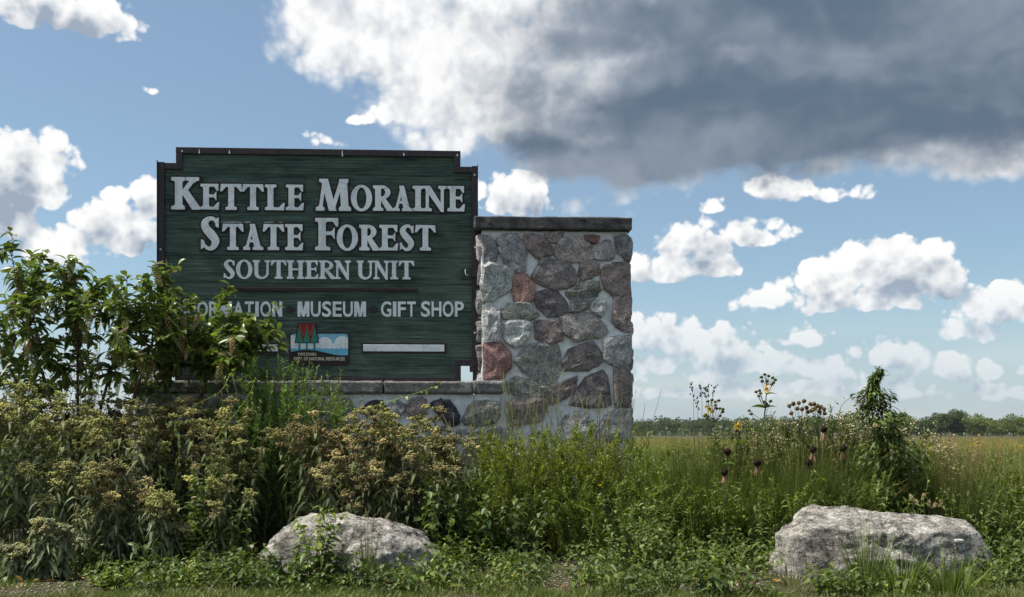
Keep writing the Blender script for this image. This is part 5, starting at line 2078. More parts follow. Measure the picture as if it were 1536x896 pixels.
    vine([(880, 830, 0), (890, 772, 0), (868, 760, 0), (852, 748, 0), (845, 737, 0)], 7.6, 'pale tendril reaching into the dark hollow', LIME, YGREEN, 8, 0.02)
    vine([(1040, 830, 0), (1035, 770, 0), (1020, 745, 0), (1005, 733, 0)], 7.6, 'pale tendril beside the grass fountain', LIME, YGREEN, 8, 0.02)
    # ---- grass fountains
    g1, g2 = (0.070, 0.118, 0.026), (0.135, 0.180, 0.045)
    bunch(1045, 8.6, 655, 900, 0.17, 'broad fountain of fine green grass right of the pillar', g1, g2, lean=0.62, culms=16)
    bunch(1120, 8.9, 655, 760, 0.17, 'grass fountain behind the cup plants', g1, g2, lean=0.55, culms=10)
    bunch(1180, 8.2, 648, 900, 0.17, 'grass fountain among the black coneflower heads', g1, (0.15, 0.17, 0.055), lean=0.6, culms=16)
    bunch(1255, 8.3, 655, 800, 0.16, 'grass fountain left of the vine-wrapped stalk', g1, g2, lean=0.6, culms=12)
    bunch(1000, 9.0, 672, 700, 0.18, 'looser grass fountain at the right foot of the pillar', g1, g2, lean=0.6)
    bunch(1432, 7.95, 662, 620, 0.13, 'upright rush-like grass behind the long boulder with brown seed haze', (0.075, 0.105, 0.028), (0.13, 0.15, 0.05), lean=0.34, culms=50, cc=(0.20, 0.13, 0.09), curve=0.35)
    bunch(1390, 8.4, 675, 600, 0.16, 'grass fountain right of the vine-wrapped stalk', g1, g2, lean=0.55, culms=10)
    bunch(1500, 8.6, 665, 600, 0.18, 'brownish grass fountain among right-hand weeds', (0.10, 0.11, 0.04), (0.17, 0.15, 0.07), lean=0.5, culms=30, cc=(0.2, 0.14, 0.09))
    bunch(1085, 8.25, 668, 620, 0.16, 'grass fountain at the foot of the shorter cup plant', g1, g2, lean=0.5, culms=8)
    bunch(1150, 8.55, 662, 620, 0.16, 'grass fountain at the foot of the tall cup plant', g1, g2, lean=0.5, culms=8)
    bunch(1220, 8.6, 655, 620, 0.16, 'grass fountain behind the twin brown-headed wildflowers', g1, (0.16, 0.18, 0.06), lean=0.5, culms=12)
    bunch(1295, 8.7, 660, 560, 0.16, 'grass fountain behind the white aster by the vine', g1, g2, lean=0.5, culms=8)
    bunch(1465, 8.9, 668, 560, 0.16, 'grass fountain behind the rush-like grass', g1, (0.18, 0.18, 0.07), lean=0.5, culms=16, cc=(0.2, 0.14, 0.09))
    bunch(965, 9.0, 668, 420, 0.13, 'grass fountain against the right face of the pillar', g1, g2, lean=0.5)
    # ---- greens round the long boulder
    leafy(1490, 7.6, 765, 16, 0.22, 'leafy green weed at the right end of the long boulder', (0.055, 0.10, 0.026), (0.10, 0.15, 0.04), 18, 0.065, 0.035)
    leafy(1535, 7.9, 700, 16, 0.25, 'tall leafy green weed beyond the right end of the boulder', (0.06, 0.105, 0.03), (0.11, 0.155, 0.045), 22, 0.07, 0.035)
    leafy(1530, 7.2, 800, 14, 0.2, 'low leafy weed with dark leaves forward of the boulder end', DARK, GREEN, 16, 0.08, 0.04)
    leafy(1590, 7.6, 740, 16, 0.25, 'leafy weed at the end of the bed past the boulder', GREEN, YGREEN, 18, 0.07, 0.035)
    fine_bush(1470, 8.3, 690, 22, 0.24, 'soft green wildflower growth behind the boulder end', (0.07, 0.12, 0.03), (0.14, 0.19, 0.05), 70, 0.036, 0.008, 0.3, 'feathery_plant', 'wildflower')
    fine_bush(1375, 8.0, 715, 20, 0.2, 'soft green growth behind the middle of the long boulder', (0.06, 0.11, 0.025), (0.12, 0.17, 0.04), 70, 0.036, 0.008, 0.3, 'feathery_plant', 'wildflower')
    fine_bush(1230, 7.9, 712, 20, 0.2, 'soft green growth behind the left half of the long boulder', (0.055, 0.10, 0.025), (0.11, 0.16, 0.04), 70, 0.036, 0.008, 0.35, 'feathery_plant', 'wildflower')
    for px, D, top, kind, lab in ((1010, 8.2, 715, 'f', 'soft yellow-green growth between pillar corner and first grass fountain'), (1075, 8.1, 705, 'l', 'leafy weed below the shorter cup plant'), (1110, 8.0, 712, 'l', 'lime-leaved weed among the lowest coneflower heads'),
                                  (1150, 8.0, 702, 'f', 'feathery green weed below the tall cup plant'), (1165, 7.7, 735, 'l', 'dark lance-leaved weed behind the left corner of the long boulder'), (1205, 7.8, 720, 'l', 'lime shoot weed behind the left half of the boulder'),
                                  (1285, 8.0, 690, 'f', 'feathery weed between coneflowers and vine-wrapped stalk'), (1300, 7.75, 725, 'l', 'green leafy weed at the foot of the vine-wrapped stalk'), (1355, 7.8, 715, 'l', 'leafy weed right of the foot of the vine-wrapped stalk'),
                                  (1450, 7.7, 725, 'l', 'leafy weed behind the sloping end of the boulder'), (1510, 8.2, 690, 'f', 'feathery pale green weed among the right-hand grasses'), (970, 8.3, 690, 'f', 'feathery growth just past the pillar corner'),
                                  (985, 7.9, 735, 'l', 'leafy weed between vine mound and grass fountain'), (1560, 8.4, 680, 'f', 'feathery weed past the boulder at the bed end'), (1405, 9.2, 672, 'f', 'pale feathery weed behind the white aster'), (1345, 9.0, 665, 'f', 'pale feathery weed behind the vine-wrapped stalk')):
        if kind == 'f':
            fine_bush(px, D, top, 24, 0.24, lab, (0.085, 0.135, 0.026), (0.17, 0.22, 0.05), 80, 0.042, 0.010, 0.3, 'feathery_weed', 'weed')
        else:
            leafy(px, D, top, 12, 0.16, lab, GREEN if 'dark' not in lab else DARK, LIME if 'lime' in lab else (0.13, 0.18, 0.045), 22, 0.075, 0.028, lean=0.25, prof='lance', name='tall_weed')
    for px, D, top, lab in ((1078, 8.5, 648, 'olive leafy aster below the shorter cup plant'), (1112, 8.55, 652, 'olive aster between the cup plants'), (1150, 8.4, 640, 'bushy aster behind the black coneflower heads'), (1188, 8.5, 628, 'tall bushy aster behind the twin brown-headed wildflowers'),
                            (1214, 8.55, 624, 'tall olive aster rising between the twin brown-headed wildflowers'), (1243, 8.45, 630, 'bushy aster right of the twin brown-headed wildflowers'), (1272, 8.4, 622, 'tall aster between coneflowers and vine tendril'),
                            (1298, 8.5, 618, 'tall aster touching the vine-wrapped stalk'), (1345, 8.35, 640, 'bushy aster leaning on the vine-wrapped stalk'), (1372, 8.4, 655, 'lower bushy aster right of the vine-wrapped stalk')):
        fine_bush(px, D, top, 15, 0.12, lab, (0.060, 0.098, 0.030), (0.125, 0.155, 0.055), 62, 0.052, 0.011, 0.16, 'wild_aster', 'wildflower', hv=0.16, t0=0.25, bloom=((0.30, 0.27, 0.20), (0.50, 0.47, 0.42)) if 'olive' not in lab else ((0.14, 0.12, 0.06), (0.24, 0.2, 0.1)))
    for px, D, top, lab in ((1030, 8.35, 655, 'stiff dark grass clump at the left of the fountain grasses'), (1135, 8.3, 655, 'stiff dark grass clump between the cup plants and coneflowers'), (1170, 8.65, 640, 'stiff tall grass clump behind the tall aster'), (1200, 8.0, 670, 'stiff dark grass clump under the reddish coneflower head'),
                            (1240, 8.05, 668, 'stiff grass clump under the tallest coneflower head'), (1280, 8.6, 645, 'stiff tall grass clump near the vine tendril'), (1400, 8.1, 672, 'stiff grass clump by the white aster above the boulder')):
        bunch(px, D, top, 330, 0.10, lab, (0.055, 0.090, 0.022), (0.115, 0.145, 0.045), 0.0075, 0.26, name='stiff_grass', culms=10, curve=0.3)
    # upright blades before the long boulder
    bunch(1300, 6.50, 775, 90, 0.09, 'tuft of grass growing up against the face of the long boulder', (0.07, 0.12, 0.03), (0.14, 0.19, 0.06), 0.008, 0.4, name='grass_tuft')
    bunch(1352, 6.40, 815, 110, 0.13, 'broad-bladed tuft before the middle of the long boulder', (0.075, 0.13, 0.03), (0.15, 0.20, 0.055), 0.010, 0.7, name='grass_tuft')
    bunch(1425, 6.38, 815, 110, 0.13, 'broad-bladed tuft before the right half of the long boulder', (0.075, 0.13, 0.03), (0.15, 0.20, 0.055), 0.010, 0.6, name='grass_tuft')
    bunch(1265, 6.38, 850, 80, 0.13, 'short tuft before the left half of the long boulder', (0.075, 0.13, 0.03), (0.15, 0.20, 0.055), 0.008, 0.7, name='grass_tuft')
    leafy(1420, 6.53, 805, 4, 0.03, 'single leafy shoot rising before the long boulder', GREEN, LIME, 12, 0.045, 0.018, lean=0.1, prof='lance')
    # broad-leaved weed before the round boulder
    leafy(474, 6.72, 748, 7, 0.07, 'tall broad-leaved weed growing in front of the round boulder', (0.07, 0.12, 0.03), LIME, 26, 0.10, 0.048, lean=0.28, droop=0.8)
    leafy(432, 6.7, 812, 7, 0.08, 'lower broad-leaved weed at the left end of the round boulder', (0.06, 0.10, 0.03), (0.10, 0.14, 0.045), 14, 0.075, 0.04, lean=0.35, droop=0.8)
    leafy(512, 6.72, 815, 6, 0.07, 'broad-leaved weed with hanging leaves at the middle of the round boulder', (0.06, 0.10, 0.03), (0.10, 0.14, 0.045), 14, 0.08, 0.045, lean=0.3, droop=0.9)
    bunch(552, 6.7, 770, 26, 0.03, 'thin grass stalks before the round boulder', (0.08, 0.13, 0.035), YGREEN, 0.006, 0.15, name='grass_tuft', culms=5)
    bunch(400, 6.75, 838, 90, 0.12, 'grass tuft left of the round boulder by the white puffs', GREEN, YGREEN, 0.007, 0.6, name='grass_tuft')
    bunch(655, 6.7, 845, 80, 0.13, 'grass tuft at the right end of the round boulder', GREEN, YGREEN, 0.007, 0.6, name='grass_tuft')
    leafy(185, 6.75, 848, 14, 0.2, 'low bright ferny weed at the lawn edge', (0.09, 0.15, 0.03), LIME, 16, 0.05, 0.018, lean=0.5, prof='lance')
    leafy(260, 6.75, 850, 12, 0.18, 'low weed at the lawn edge below the boneset', GREEN, YGREEN, 14, 0.05, 0.02, lean=0.5, prof='lance')
    leafy(985, 6.8, 838, 12, 0.18, 'low bluish weed at the lawn edge below the vine mound', (0.06, 0.115, 0.045), (0.10, 0.16, 0.06), 14, 0.05, 0.018, lean=0.5, prof='lance')
    k_ = 0
    for px, D, h_, kind in ((20, 6.55, 0.10, 'g'), (150, 6.6, 0.16, 'l'), (225, 6.6, 0.13, 'g'), (300, 6.65, 0.20, 'l'), (345, 6.6, 0.15, 'g'), (465, 6.5, 0.10, 'g'), (600, 6.5, 0.10, 'l'), (665, 6.75, 0.24, 'l'), (715, 6.7, 0.14, 'g'), (765, 6.75, 0.17, 'l'),
                            (880, 6.75, 0.20, 'l'), (945, 6.6, 0.16, 'g'), (1025, 6.8, 0.18, 'l'), (1060, 7.0, 0.26, 'l'), (1125, 7.0, 0.24, 'l'), (1190, 6.6, 0.15, 'g'), (1225, 6.55, 0.13, 'l'), (1470, 6.6, 0.20, 'g'), (1500, 6.75, 0.26, 'l'), (640, 7.0, 0.22, 'g')):
        lab = {'l': 'low bright weed among the rough growth at the front edge of the bed', 'g': 'rough grass tuft among the weeds at the front edge of the bed'}[kind]
        if kind == 'l':
            leafy(px, D, -h_, 9, 0.11, lab, ((0.085, 0.14, 0.03), (0.07, 0.12, 0.028), (0.11, 0.15, 0.04))[k_ % 3], (LIME, (0.14, 0.20, 0.045), (0.17, 0.19, 0.05))[k_ % 3], 12, (0.05, 0.07, 0.04)[k_ % 3], (0.02, 0.035, 0.022)[k_ % 3], lean=0.5, prof=('lance', 'ovate', 'ovate')[k_ % 3], group='low weeds at the front edge')
        else:
            bunch(px, D, HOR + (CAMZ - h_) * FPX / D, 70, 0.10, lab, (0.08, 0.13, 0.03), (0.17, 0.20, 0.06), 0.007, 0.75, name='grass_tuft', group='rough tufts at the front edge')
        k_ += 1
    bunch(900, 6.7, 830, 60, 0.06, 'spidery grass tuft with long blades at the lawn edge', GREEN, YGREEN, 0.009, 0.9, name='grass_tuft')


build_bed()


# ---- single wildflowers standing against the sky
def petals(g, c, n, L, W, up, c1, c2, axis=None, droop=0.3):
    a = np.arange(n) * 2 * np.pi / n + rng.uniform(0, 1)
    d = np.stack([np.cos(a), np.sin(a), np.full(n, up)], 1)
    if axis is not None:
        m = np.array(Vector((0, 0, 1)).rotation_difference(Vector(axis)).to_matrix())
        d = d @ m.T
    leaves(g, np.repeat(np.array([c]), n, 0), d, L * rng.uniform(0.85, 1.1, n), W, droop, tints(n, c1, c2, 0.1), 'lance', 3, 0.1)


def build_flowers():
    # dark seed heads of coneflowers
    for px, py, D, lab, wilt in ((1091, 680, 7.9, 'black coneflower seed head with dark wilted rays beside a lime shoot', 0), (1087, 711, 7.7, 'lowest black coneflower head with pale wilted rays', 1), (1136, 697, 7.7, 'black coneflower head with long pinkish hanging rays', 1),
                                 (1219, 677, 7.9, 'black coneflower head with reddish drooping rays leaning right', 1), (1213, 696, 7.85, 'small dark coneflower head just under the reddish one', 0),
                                 (1236, 646, 8.0, 'tallest black coneflower head with brown shaggy neck', 1), (1265, 675, 7.9, 'dark coneflower head tilted right below the vine-wrapped stalk', 1)):
        base = ground_at(px - 6, D)
        top = rel(px, py, D, base)
        st = Geo()
        p = stalk([(0, 0, -0.05), (top[0] * 0.2 + 0.02, 0.02, top[2] * 0.5), tuple(top)], 9)
        tube(st, p, 0.0042, 5, (0.055, 0.075, 0.03))
        hd = Geo()
        ball_mesh(hd, top + np.array([0, 0, 0.012]), 0.028, (0.018, 0.010, 0.010), 0.95, 10, 7, 0.12)
        fl = Geo()
        if wilt:
            petals(fl, top, 11, 0.062, 0.014, -1.9, (0.30, 0.19, 0.15), (0.40, 0.27, 0.22), droop=0.5)
        else:
            petals(fl, top, 8, 0.035, 0.012, -1.6, (0.07, 0.045, 0.03), (0.12, 0.07, 0.05), droop=0.4)
        lf = Geo()
        pos, d, t = along(p[None], 6, 0.15, 0.75)
        leaves(lf, pos, leafdirs(d, 50), 0.11, 0.03, 0.4, tints(6, DARK, GREEN), 'lance', 4)
        plant('coneflower', lab, 'wildflower', px - 6, D, [('stem', st, M['stem'], 0), ('seed_head', hd, M['flower'], 0), ('wilted_petals', fl, M['leaf'], 0), ('foliage', lf, M['leaf'], 1)], 'black coneflower heads', 0.0)

    # cup plants: opposite leaves, round buds, a few yellow flowers
    def cup(px, D, main, heads_, flowers, lab, lv, big=0.16):
        base = ground_at(px, D)
        p = stalk([(0, 0, -0.05)] + [tuple(rel(x, y, D, base)) for x, y in main], 12)
        st, lf = Geo(), Geo()
        tube(st, p, np.linspace(0.008, 0.003, 12), 5, (0.075, 0.085, 0.035))
        parts = []
        for x, y in heads_:
            c = rel(x, y, D + rng.uniform(-0.05, 0.05), base)
            nd = p[np.argmin(np.linalg.norm(p - (c - np.array([0, 0, 0.09])), axis=1))]
            tube(st, stalk([nd, (nd + c) / 2 + np.array([0, 0, -0.012]), c], 5), [0.003, 0.0028, 0.0026, 0.0024, 0.0022], 4, (0.07, 0.08, 0.03))
            hd = Geo()
            ball_mesh(hd, c, 0.0155, tints(1, (0.055, 0.06, 0.018), (0.10, 0.085, 0.02))[0], 0.75, 7, 4, 0.15)
            petals(hd, c - np.array([0, 0, 0.006]), 6, 0.022, 0.010, 0.1, (0.05, 0.07, 0.02), (0.08, 0.10, 0.03))
            parts.append(('bud', hd, M['flower'], 0))
        for x, y in flowers:
            c = rel(x, y, D - 0.03, base)
            hd = Geo()
            ball_mesh(hd, c, 0.014, (0.14, 0.085, 0.015), 0.6, 7, 4)
            petals(hd, c, 13, 0.045, 0.013, 0.15, (0.62, 0.42, 0.02), (0.72, 0.50, 0.03), (0.15, -1, 0.35), 0.15)
            parts.append(('yellow_flower', hd, M['leaf'], 0))
        for x, y, s in lv:
            c = rel(x, y, D, base)
            nd = p[np.argmin(np.linalg.norm(p - c, axis=1))]
            lf = Geo()
            leaves(lf, [nd], [(s, rng.uniform(-0.5, 0.3), 0.45)], big * rng.uniform(0.7, 1.1), big * 0.36, 0.35, tints(1, DARK, GREEN)[0], 'ovate', 5)
            parts.append(('leaf', lf, M['leaf'], 0))
        plant('cup_plant', lab, 'wildflower', px, D, [('stem', st, M['stem'], 0)] + parts, 'cup plants', 0.0)
    cup(1128, 8.4, [(1135, 720), (1140, 660), (1147, 620), (1150, 580), (1149, 566)], [(1142, 566), (1147, 562), (1153, 564), (1159, 567), (1163, 570), (1143, 572), (1151, 572), (1158, 577), (1160, 574), (1134, 588), (1139, 586), (1138, 594), (1141, 590),
                                                                                       (1146, 603), (1150, 606), (1153, 609), (1148, 610), (1124, 616), (1127, 621), (1156, 602)], [(1150, 583)],
        'tall cup plant with round buds and one yellow flower against the sky', [(1146, 618, -1), (1146, 618, 1), (1143, 640, -1), (1143, 640, 1), (1138, 672, 1), (1138, 672, -1), (1134, 700, -1), (1134, 700, 1), (1149, 590, 1)], 0.13)
    cup(1070, 8.6, [(1074, 720), (1073, 670), (1071, 640), (1068, 610), (1067, 600)], [(1062, 602), (1068, 600), (1073, 603), (1078, 601), (1060, 610), (1064, 615), (1073, 608), (1080, 613), (1084, 614), (1084, 618), (1075, 613), (1059, 622), (1062, 625), (1080, 624), (1069, 618), (1057, 624)],
        [(1064, 613)], 'shorter cup plant with clustered buds and yellow flower beside thin stalks', [(1072, 655, -1), (1072, 655, 1), (1073, 680, 1), (1073, 680, -1), (1074, 700, -1)], 0.11)
    cup(1100, 8.2, [(1102, 740), (1104, 690), (1107, 650), (1108, 642)], [(1105, 646)], [(1107, 639)], 'low yellow-flowered plant between the two cup plants', [(1104, 665, -1), (1104, 665, 1), (1103, 690, 1), (1103, 690, -1), (1102, 720, 1)], 0.12)
    # thin seed stalks
    for i, pts in enumerate(([(1042, 720), (1041, 640), (1040, 600), (1037, 575)], [(1048, 720), (1047, 632), (1045, 596)], [(1055, 720), (1053, 630), (1053, 600), (1050, 577)], [(1060, 720), (1061, 625), (1059, 600), (1057, 580)],
                             [(1064, 720), (1063, 620), (1062, 598), (1063, 578)], [(1068, 720), (1066, 615), (1069, 595), (1073, 578)])):
        D = 8.7 + 0.05 * i
        base = ground_at(pts[0][0], D)
        p = stalk([(0, 0, -0.05)] + [tuple(rel(x, y, D, base)) for x, y in pts], 12)
        st, sd = Geo(), Geo()
        tube(st, p, np.linspace(0.0035, 0.0015, 12), 4, (0.045, 0.05, 0.03))
        pos, d, t = along(p[None], 12, 0.78, 1.0)
        balls(sd, pos + rng.normal(0, 0.01, pos.shape), 0.0065, tints(12, (0.03, 0.035, 0.02), (0.06, 0.055, 0.03)), 1.8)
        plant('seed_stalk', 'slender dark seed stalk standing against the sky near the cup plants', 'wildflower', pts[0][0], D, [('stem', st, M['stem'], 0), ('seed_pods', sd, M['flower'], 1)], 'slender seed stalks', 0.0)
    # knobbly brown heads on forked stems
    for px, D, hs, lab in ((1200, 8.3, [(1184, 609), (1190, 606), (1198, 605), (1206, 602), (1196, 613), (1203, 614), (1210, 612), (1187, 620), (1212, 618)], 'forked wildflower with knobbly brown heads left of its twin'),
                           (1228, 8.35, [(1216, 606), (1221, 606), (1226, 609), (1231, 611), (1236, 614), (1229, 617), (1222, 613), (1237, 620), (1218, 616)], 'forked wildflower with knobbly brown heads right of its twin')):
        base = ground_at(px, D)
        hub = rel(px, 665, D, base)
        st = Geo()
        parts = []
        tube(st, stalk([(0, 0, -0.05), (0.01, 0.02, hub[2] * 0.5), tuple(hub)], 7), 0.005, 5, (0.08, 0.085, 0.04))
        for x, y in hs:
            c = rel(x, y, D + rng.uniform(-0.08, 0.08), base)
            m_ = hub + (c - hub) * 0.55 + np.array([0, 0, 0.02])
            tube(st, stalk([hub, m_, c], 6), np.linspace(0.003, 0.0016, 6), 4, (0.075, 0.075, 0.04))
            hd = Geo()
            ball_mesh(hd, c, 0.0175, tints(1, (0.085, 0.060, 0.032), (0.14, 0.10, 0.05))[0], 0.9, 8, 5, 0.22)
            balls(hd, c + norm(rng.normal(0, 1, (26, 3))) * 0.017, 0.004, tints(26, (0.07, 0.05, 0.03), (0.20, 0.15, 0.09), 0.2))
            parts.append(('seed_head', hd, M['flower'], 0))
        lf = Geo()
        pl_ = stalk([(0, 0, 0), tuple(hub)], 6)
        pos, d, t = along(pl_[None], 26, 0.3, 1.0)
        leaves(lf, pos, leafdirs(d, 55), 0.075, 0.018, 0.4, tints(26, DARK, GREEN), 'lance', 3)
        plant('ironweed', lab, 'wildflower', px, D, [('stem', st, M['stem'], 0), ('foliage', lf, M['leaf'], 1)] + parts, None, 0.0)
    # stalk wrapped in vine, bent over at the top
    D = 8.0
    base = ground_at(1335, D)
    cen = [(1335, 860), (1336, 780), (1335, 720), (1332, 670), (1325, 630), (1312, 600), (1309, 580), (1313, 566), (1322, 558)]
    p = stalk([tuple(rel(x, y, D, base)) for x, y in cen], 30)
    st, lf, fl = Geo(), Geo(), Geo()
    tube(st, p, np.linspace(0.011, 0.003, 30), 5, (0.06, 0.055, 0.03))
    wid = np.interp(np.linspace(0, 1, 30), [0, 0.25, 0.45, 0.58, 0.68, 0.78, 1.0], [0.28, 0.28, 0.26, 0.20, 0.11, 0.040, 0.008])
    m = 3600
    u = rng.random(m) ** 0.9
    x = u * 28.999
    i = x.astype(int)
    pos = p[i] + (p[i + 1] - p[i]) * (x - i)[:, None]
    an = rng.uniform(0, 2 * np.pi, m)
    w = np.interp(u, np.linspace(0, 1, 30), wid) * np.sqrt(rng.random(m)) * (0.72 + 0.30 * np.sin(u * 40) + 0.22 * np.sin(u * 17 + 3 * np.cos(an)))
    pos = pos + np.stack([np.cos(an) * w, np.sin(an) * w * 0.8, rng.normal(0, 0.02, m)], 1)
    dr = norm(np.stack([np.cos(an), np.sin(an), rng.uniform(-0.7, 0.5, m)], 1))
    leaves(lf, pos, dr, rng.uniform(0.035, 0.075, m) * (1.15 - 0.75 * u), rng.uniform(0.020, 0.040, m) * (1.15 - 0.7 * u), 0.5, tints(m, (0.032, 0.066, 0.014), (0.095, 0.140, 0.028), 0.25), 'ovate', 2)
    for k in range(3):
        th = np.linspace(0, 22 + 3 * k, 70) + k * 2.1
        q = np.interp(np.linspace(0, 1, 70), np.linspace(0, 1, 30), np.arange(30))
        c = p[q.astype(int).clip(0, 28)] + (p[q.astype(int).clip(0, 28) + 1] - p[q.astype(int).clip(0, 28)]) * (q % 1)[:, None]
        ww = np.interp(np.linspace(0, 1, 70), np.linspace(0, 1, 30), wid) * 0.7
        tube(st, c + np.stack([np.cos(th) * ww, np.sin(th) * ww, 0 * th], 1), 0.0022, 3, (0.10, 0.06, 0.035))
    tn = [rel(x, y, D, base) for x, y in ((1316, 562), (1322, 556), (1329, 556), (1333, 559))]
    tube(st, stalk(tn, 8), 0.0018, 3, (0.06, 0.05, 0.03))
    tube(st, stalk([rel(x, y, D, base) for x, y in ((1314, 560), (1320, 562), (1328, 564), (1336, 562))], 8), 0.0016, 3, (0.06, 0.05, 0.03))
    tube(st, stalk([rel(x, y, D, base) for x, y in ((1305, 610), (1300, 600), (1303, 585), (1310, 575))], 8), 0.0022, 3, (0.06, 0.04, 0.03))
    tube(st, stalk([rel(x, y, D, base) for x, y in ((1290, 598), (1280, 596), (1268, 602), (1261, 612), (1258, 626))], 10), 0.0022, 3, (0.06, 0.05, 0.035))
    for x, y in ((1268, 598), (1263, 596), (1258, 607), (1255, 604), (1276, 595)):
        c = rel(x, y, D, base)
        leaves(fl, [c], [(-0.6, 0.2, 0.6)], 0.03, 0.012, 0.2, (0.05, 0.06, 0.03), 'lance', 3)
    # reddish dry blossoms in the upper left
    for k in range(60):
        x, y = 1290 + rng.normal(0, 7) + rng.random() * 18, 595 + rng.random() * 40
        balls(fl, [rel(x, y, D + rng.uniform(-0.08, 0.08), base)], 0.009, tints(1, (0.20, 0.085, 0.06), (0.30, 0.17, 0.12))[0])
    for (x0, y0, x1, y1) in ((1312, 600, 1296, 622), (1320, 625, 1298, 590), (1325, 640, 1290, 600), (1330, 650, 1338, 588)):
        a, b = rel(x0, y0, D, base), rel(x1, y1, D - 0.05, base)
        q = stalk([a, (a + b) / 2 + np.array([0, 0, -0.02]), b], 8)
        tube(st, q, 0.002, 3, (0.09, 0.05, 0.03))
        ps, d, t = along(q[None], 26, 0.1, 1.0)
        leaves(lf, ps, leafdirs(d, 60), 0.032, 0.015, 0.4, tints(26, (0.035, 0.07, 0.016), (0.09, 0.13, 0.03)), 'ovate', 2)
    plant('vine_column', 'tall stalk wrapped in dark green vine, its tip bent over against the sky', 'vine', 1335, D, [('stem', st, M['stem'], 0), ('foliage', lf, M['leaf'], 1), ('dry_blossom', fl, M['flower'], 1)], None, 0.0)

    # white asters and yellow daisies
    def specks(px, D, top, spots, lab, colr, n_st=6, size=0.011, leafc=(GREEN, YGREEN), cat='wildflower', nm='aster', ns=8, sd=0.025):
        base = ground_at(px, D)
        st, lf, fl = Geo(), Geo(), Geo()
        for x, y in spots:
            c = rel(x, y, D + rng.uniform(-0.1, 0.1), base)
            p = stalk([(rng.normal(0, 0.03), rng.normal(0, 0.03), -0.04), (c[0] * 0.55, c[1] * 0.5, c[2] * 0.6), tuple(c)], 8)
            tube(st, p, np.linspace(0.003, 0.0014, 8), 3, (0.08, 0.09, 0.04))
            ps, d, t = along(p[None], 20, 0.3, 0.97)
            darts(lf, ps, leafdirs(d, 45), 0.035, 0.008, tints(20, *leafc, 0.15))
            for q in range(ns):
                cc = c + rng.normal(0, sd, 3)
                petals(fl, cc, 7, size, size * 0.45, 0.4, colr[0], colr[1], droop=0.1)
        plant(nm, lab, cat, px, D, [('stem', st, M['stem'], 0), ('foliage', lf, M['leaf'], 1), ('blossoms', fl, M['flower'], 1)], None, 0.0)
    wh = ((0.62, 0.58, 0.56), (0.75, 0.72, 0.70))
    specks(1300, 8.15, 620, [(1285, 640), (1292, 632), (1300, 645), (1312, 640), (1275, 650), (1305, 655), (1296, 660), (1282, 628), (1318, 652), (1270, 655)], 'white-flowered aster left of the vine-wrapped stalk', wh)
    specks(1315, 7.9, 640, [(1314, 638), (1316, 641), (1312, 636)], 'fluffy white bloom against the vine-wrapped stalk', wh, ns=14, sd=0.014)
    specks(1418, 7.9, 672, [(1400, 674), (1408, 671), (1416, 671), (1424, 671), (1430, 672), (1420, 684), (1419, 694), (1433, 702), (1442, 700)], 'white-flowered aster above the long boulder', wh, ns=9, sd=0.02)
    specks(1215, 8.4, 650, [(1205, 662), (1212, 655), (1222, 652), (1230, 662), (1243, 668), (1180, 660), (1196, 655)], 'small white aster among the grass fountains', wh, ns=6)
    ye = ((0.60, 0.42, 0.02), (0.70, 0.52, 0.03))
    specks(1470, 9.4, 668, [(1466, 668), (1472, 667), (1463, 664)], 'yellow flowers in the field beyond the long boulder', ye, nm='yellow_daisy', ns=4, size=0.02, sd=0.02)
    specks(1392, 9.0, 680, [(1386, 681), (1390, 679)], 'pair of yellow flowers right of the vine-wrapped stalk', ye, nm='yellow_daisy', ns=3, size=0.02, sd=0.015)
    specks(1534, 9.2, 672, [(1533, 671), (1537, 673)], 'yellow flowers near the right-hand weeds', ye, nm='yellow_daisy', ns=4, size=0.02, sd=0.02)
    specks(968, 7.6, 760, [(968, 760), (899, 728)], 'tiny orange-yellow flowers on the vine mound', ye, nm='yellow_daisy', ns=1, size=0.016, sd=0.005)
    # white puffs left of the round boulder
    D = 6.95
    for k, (x, y) in enumerate(((371, 852), (388, 840), (384, 858), (352, 851), (378, 820), (396, 853))):
        base = ground_at(x, D)
        c = rel(x, y, D, base)
        st, hd = Geo(), Geo()
        tube(st, stalk([(0.01, 0, -0.03), (0.005, 0.01, c[2] * 0.5), tuple(c)], 6), 0.002, 4, (0.12, 0.13, 0.05))
        darts(hd, np.repeat(c[None], 60, 0), rng.normal(0, 1, (60, 3)), 0.015 if k != 2 else 0.021, 0.005, tints(60, (0.66, 0.66, 0.64), (0.8, 0.8, 0.78), 0.05))
        plant('puff_flower', 'small round white seed puff on a thin stalk left of the round boulder', 'wildflower', x, D, [('stem', st, M['stem'], 0), ('seed_puff', hd, M['flower'], 0)], 'white seed puffs', 0.0)
    # white blossoms in the pokeweed's foot
    specks(140, 7.9, 520, [(130, 482), (147, 475), (150, 488), (143, 518), (140, 530), (185, 552)], 'thin plant with white buds threading up through the pokeweed', wh, nm='white_aster', ns=5, size=0.016, sd=0.02)
    specks(330, 7.5, 660, [(333, 666), (320, 683), (300, 725), (292, 748)], 'white buds among the lower boneset', wh, nm='white_aster', ns=2, size=0.018, sd=0.006)
    # fuzzy seed heads leaning on the long boulder's far edge
    D = 7.75
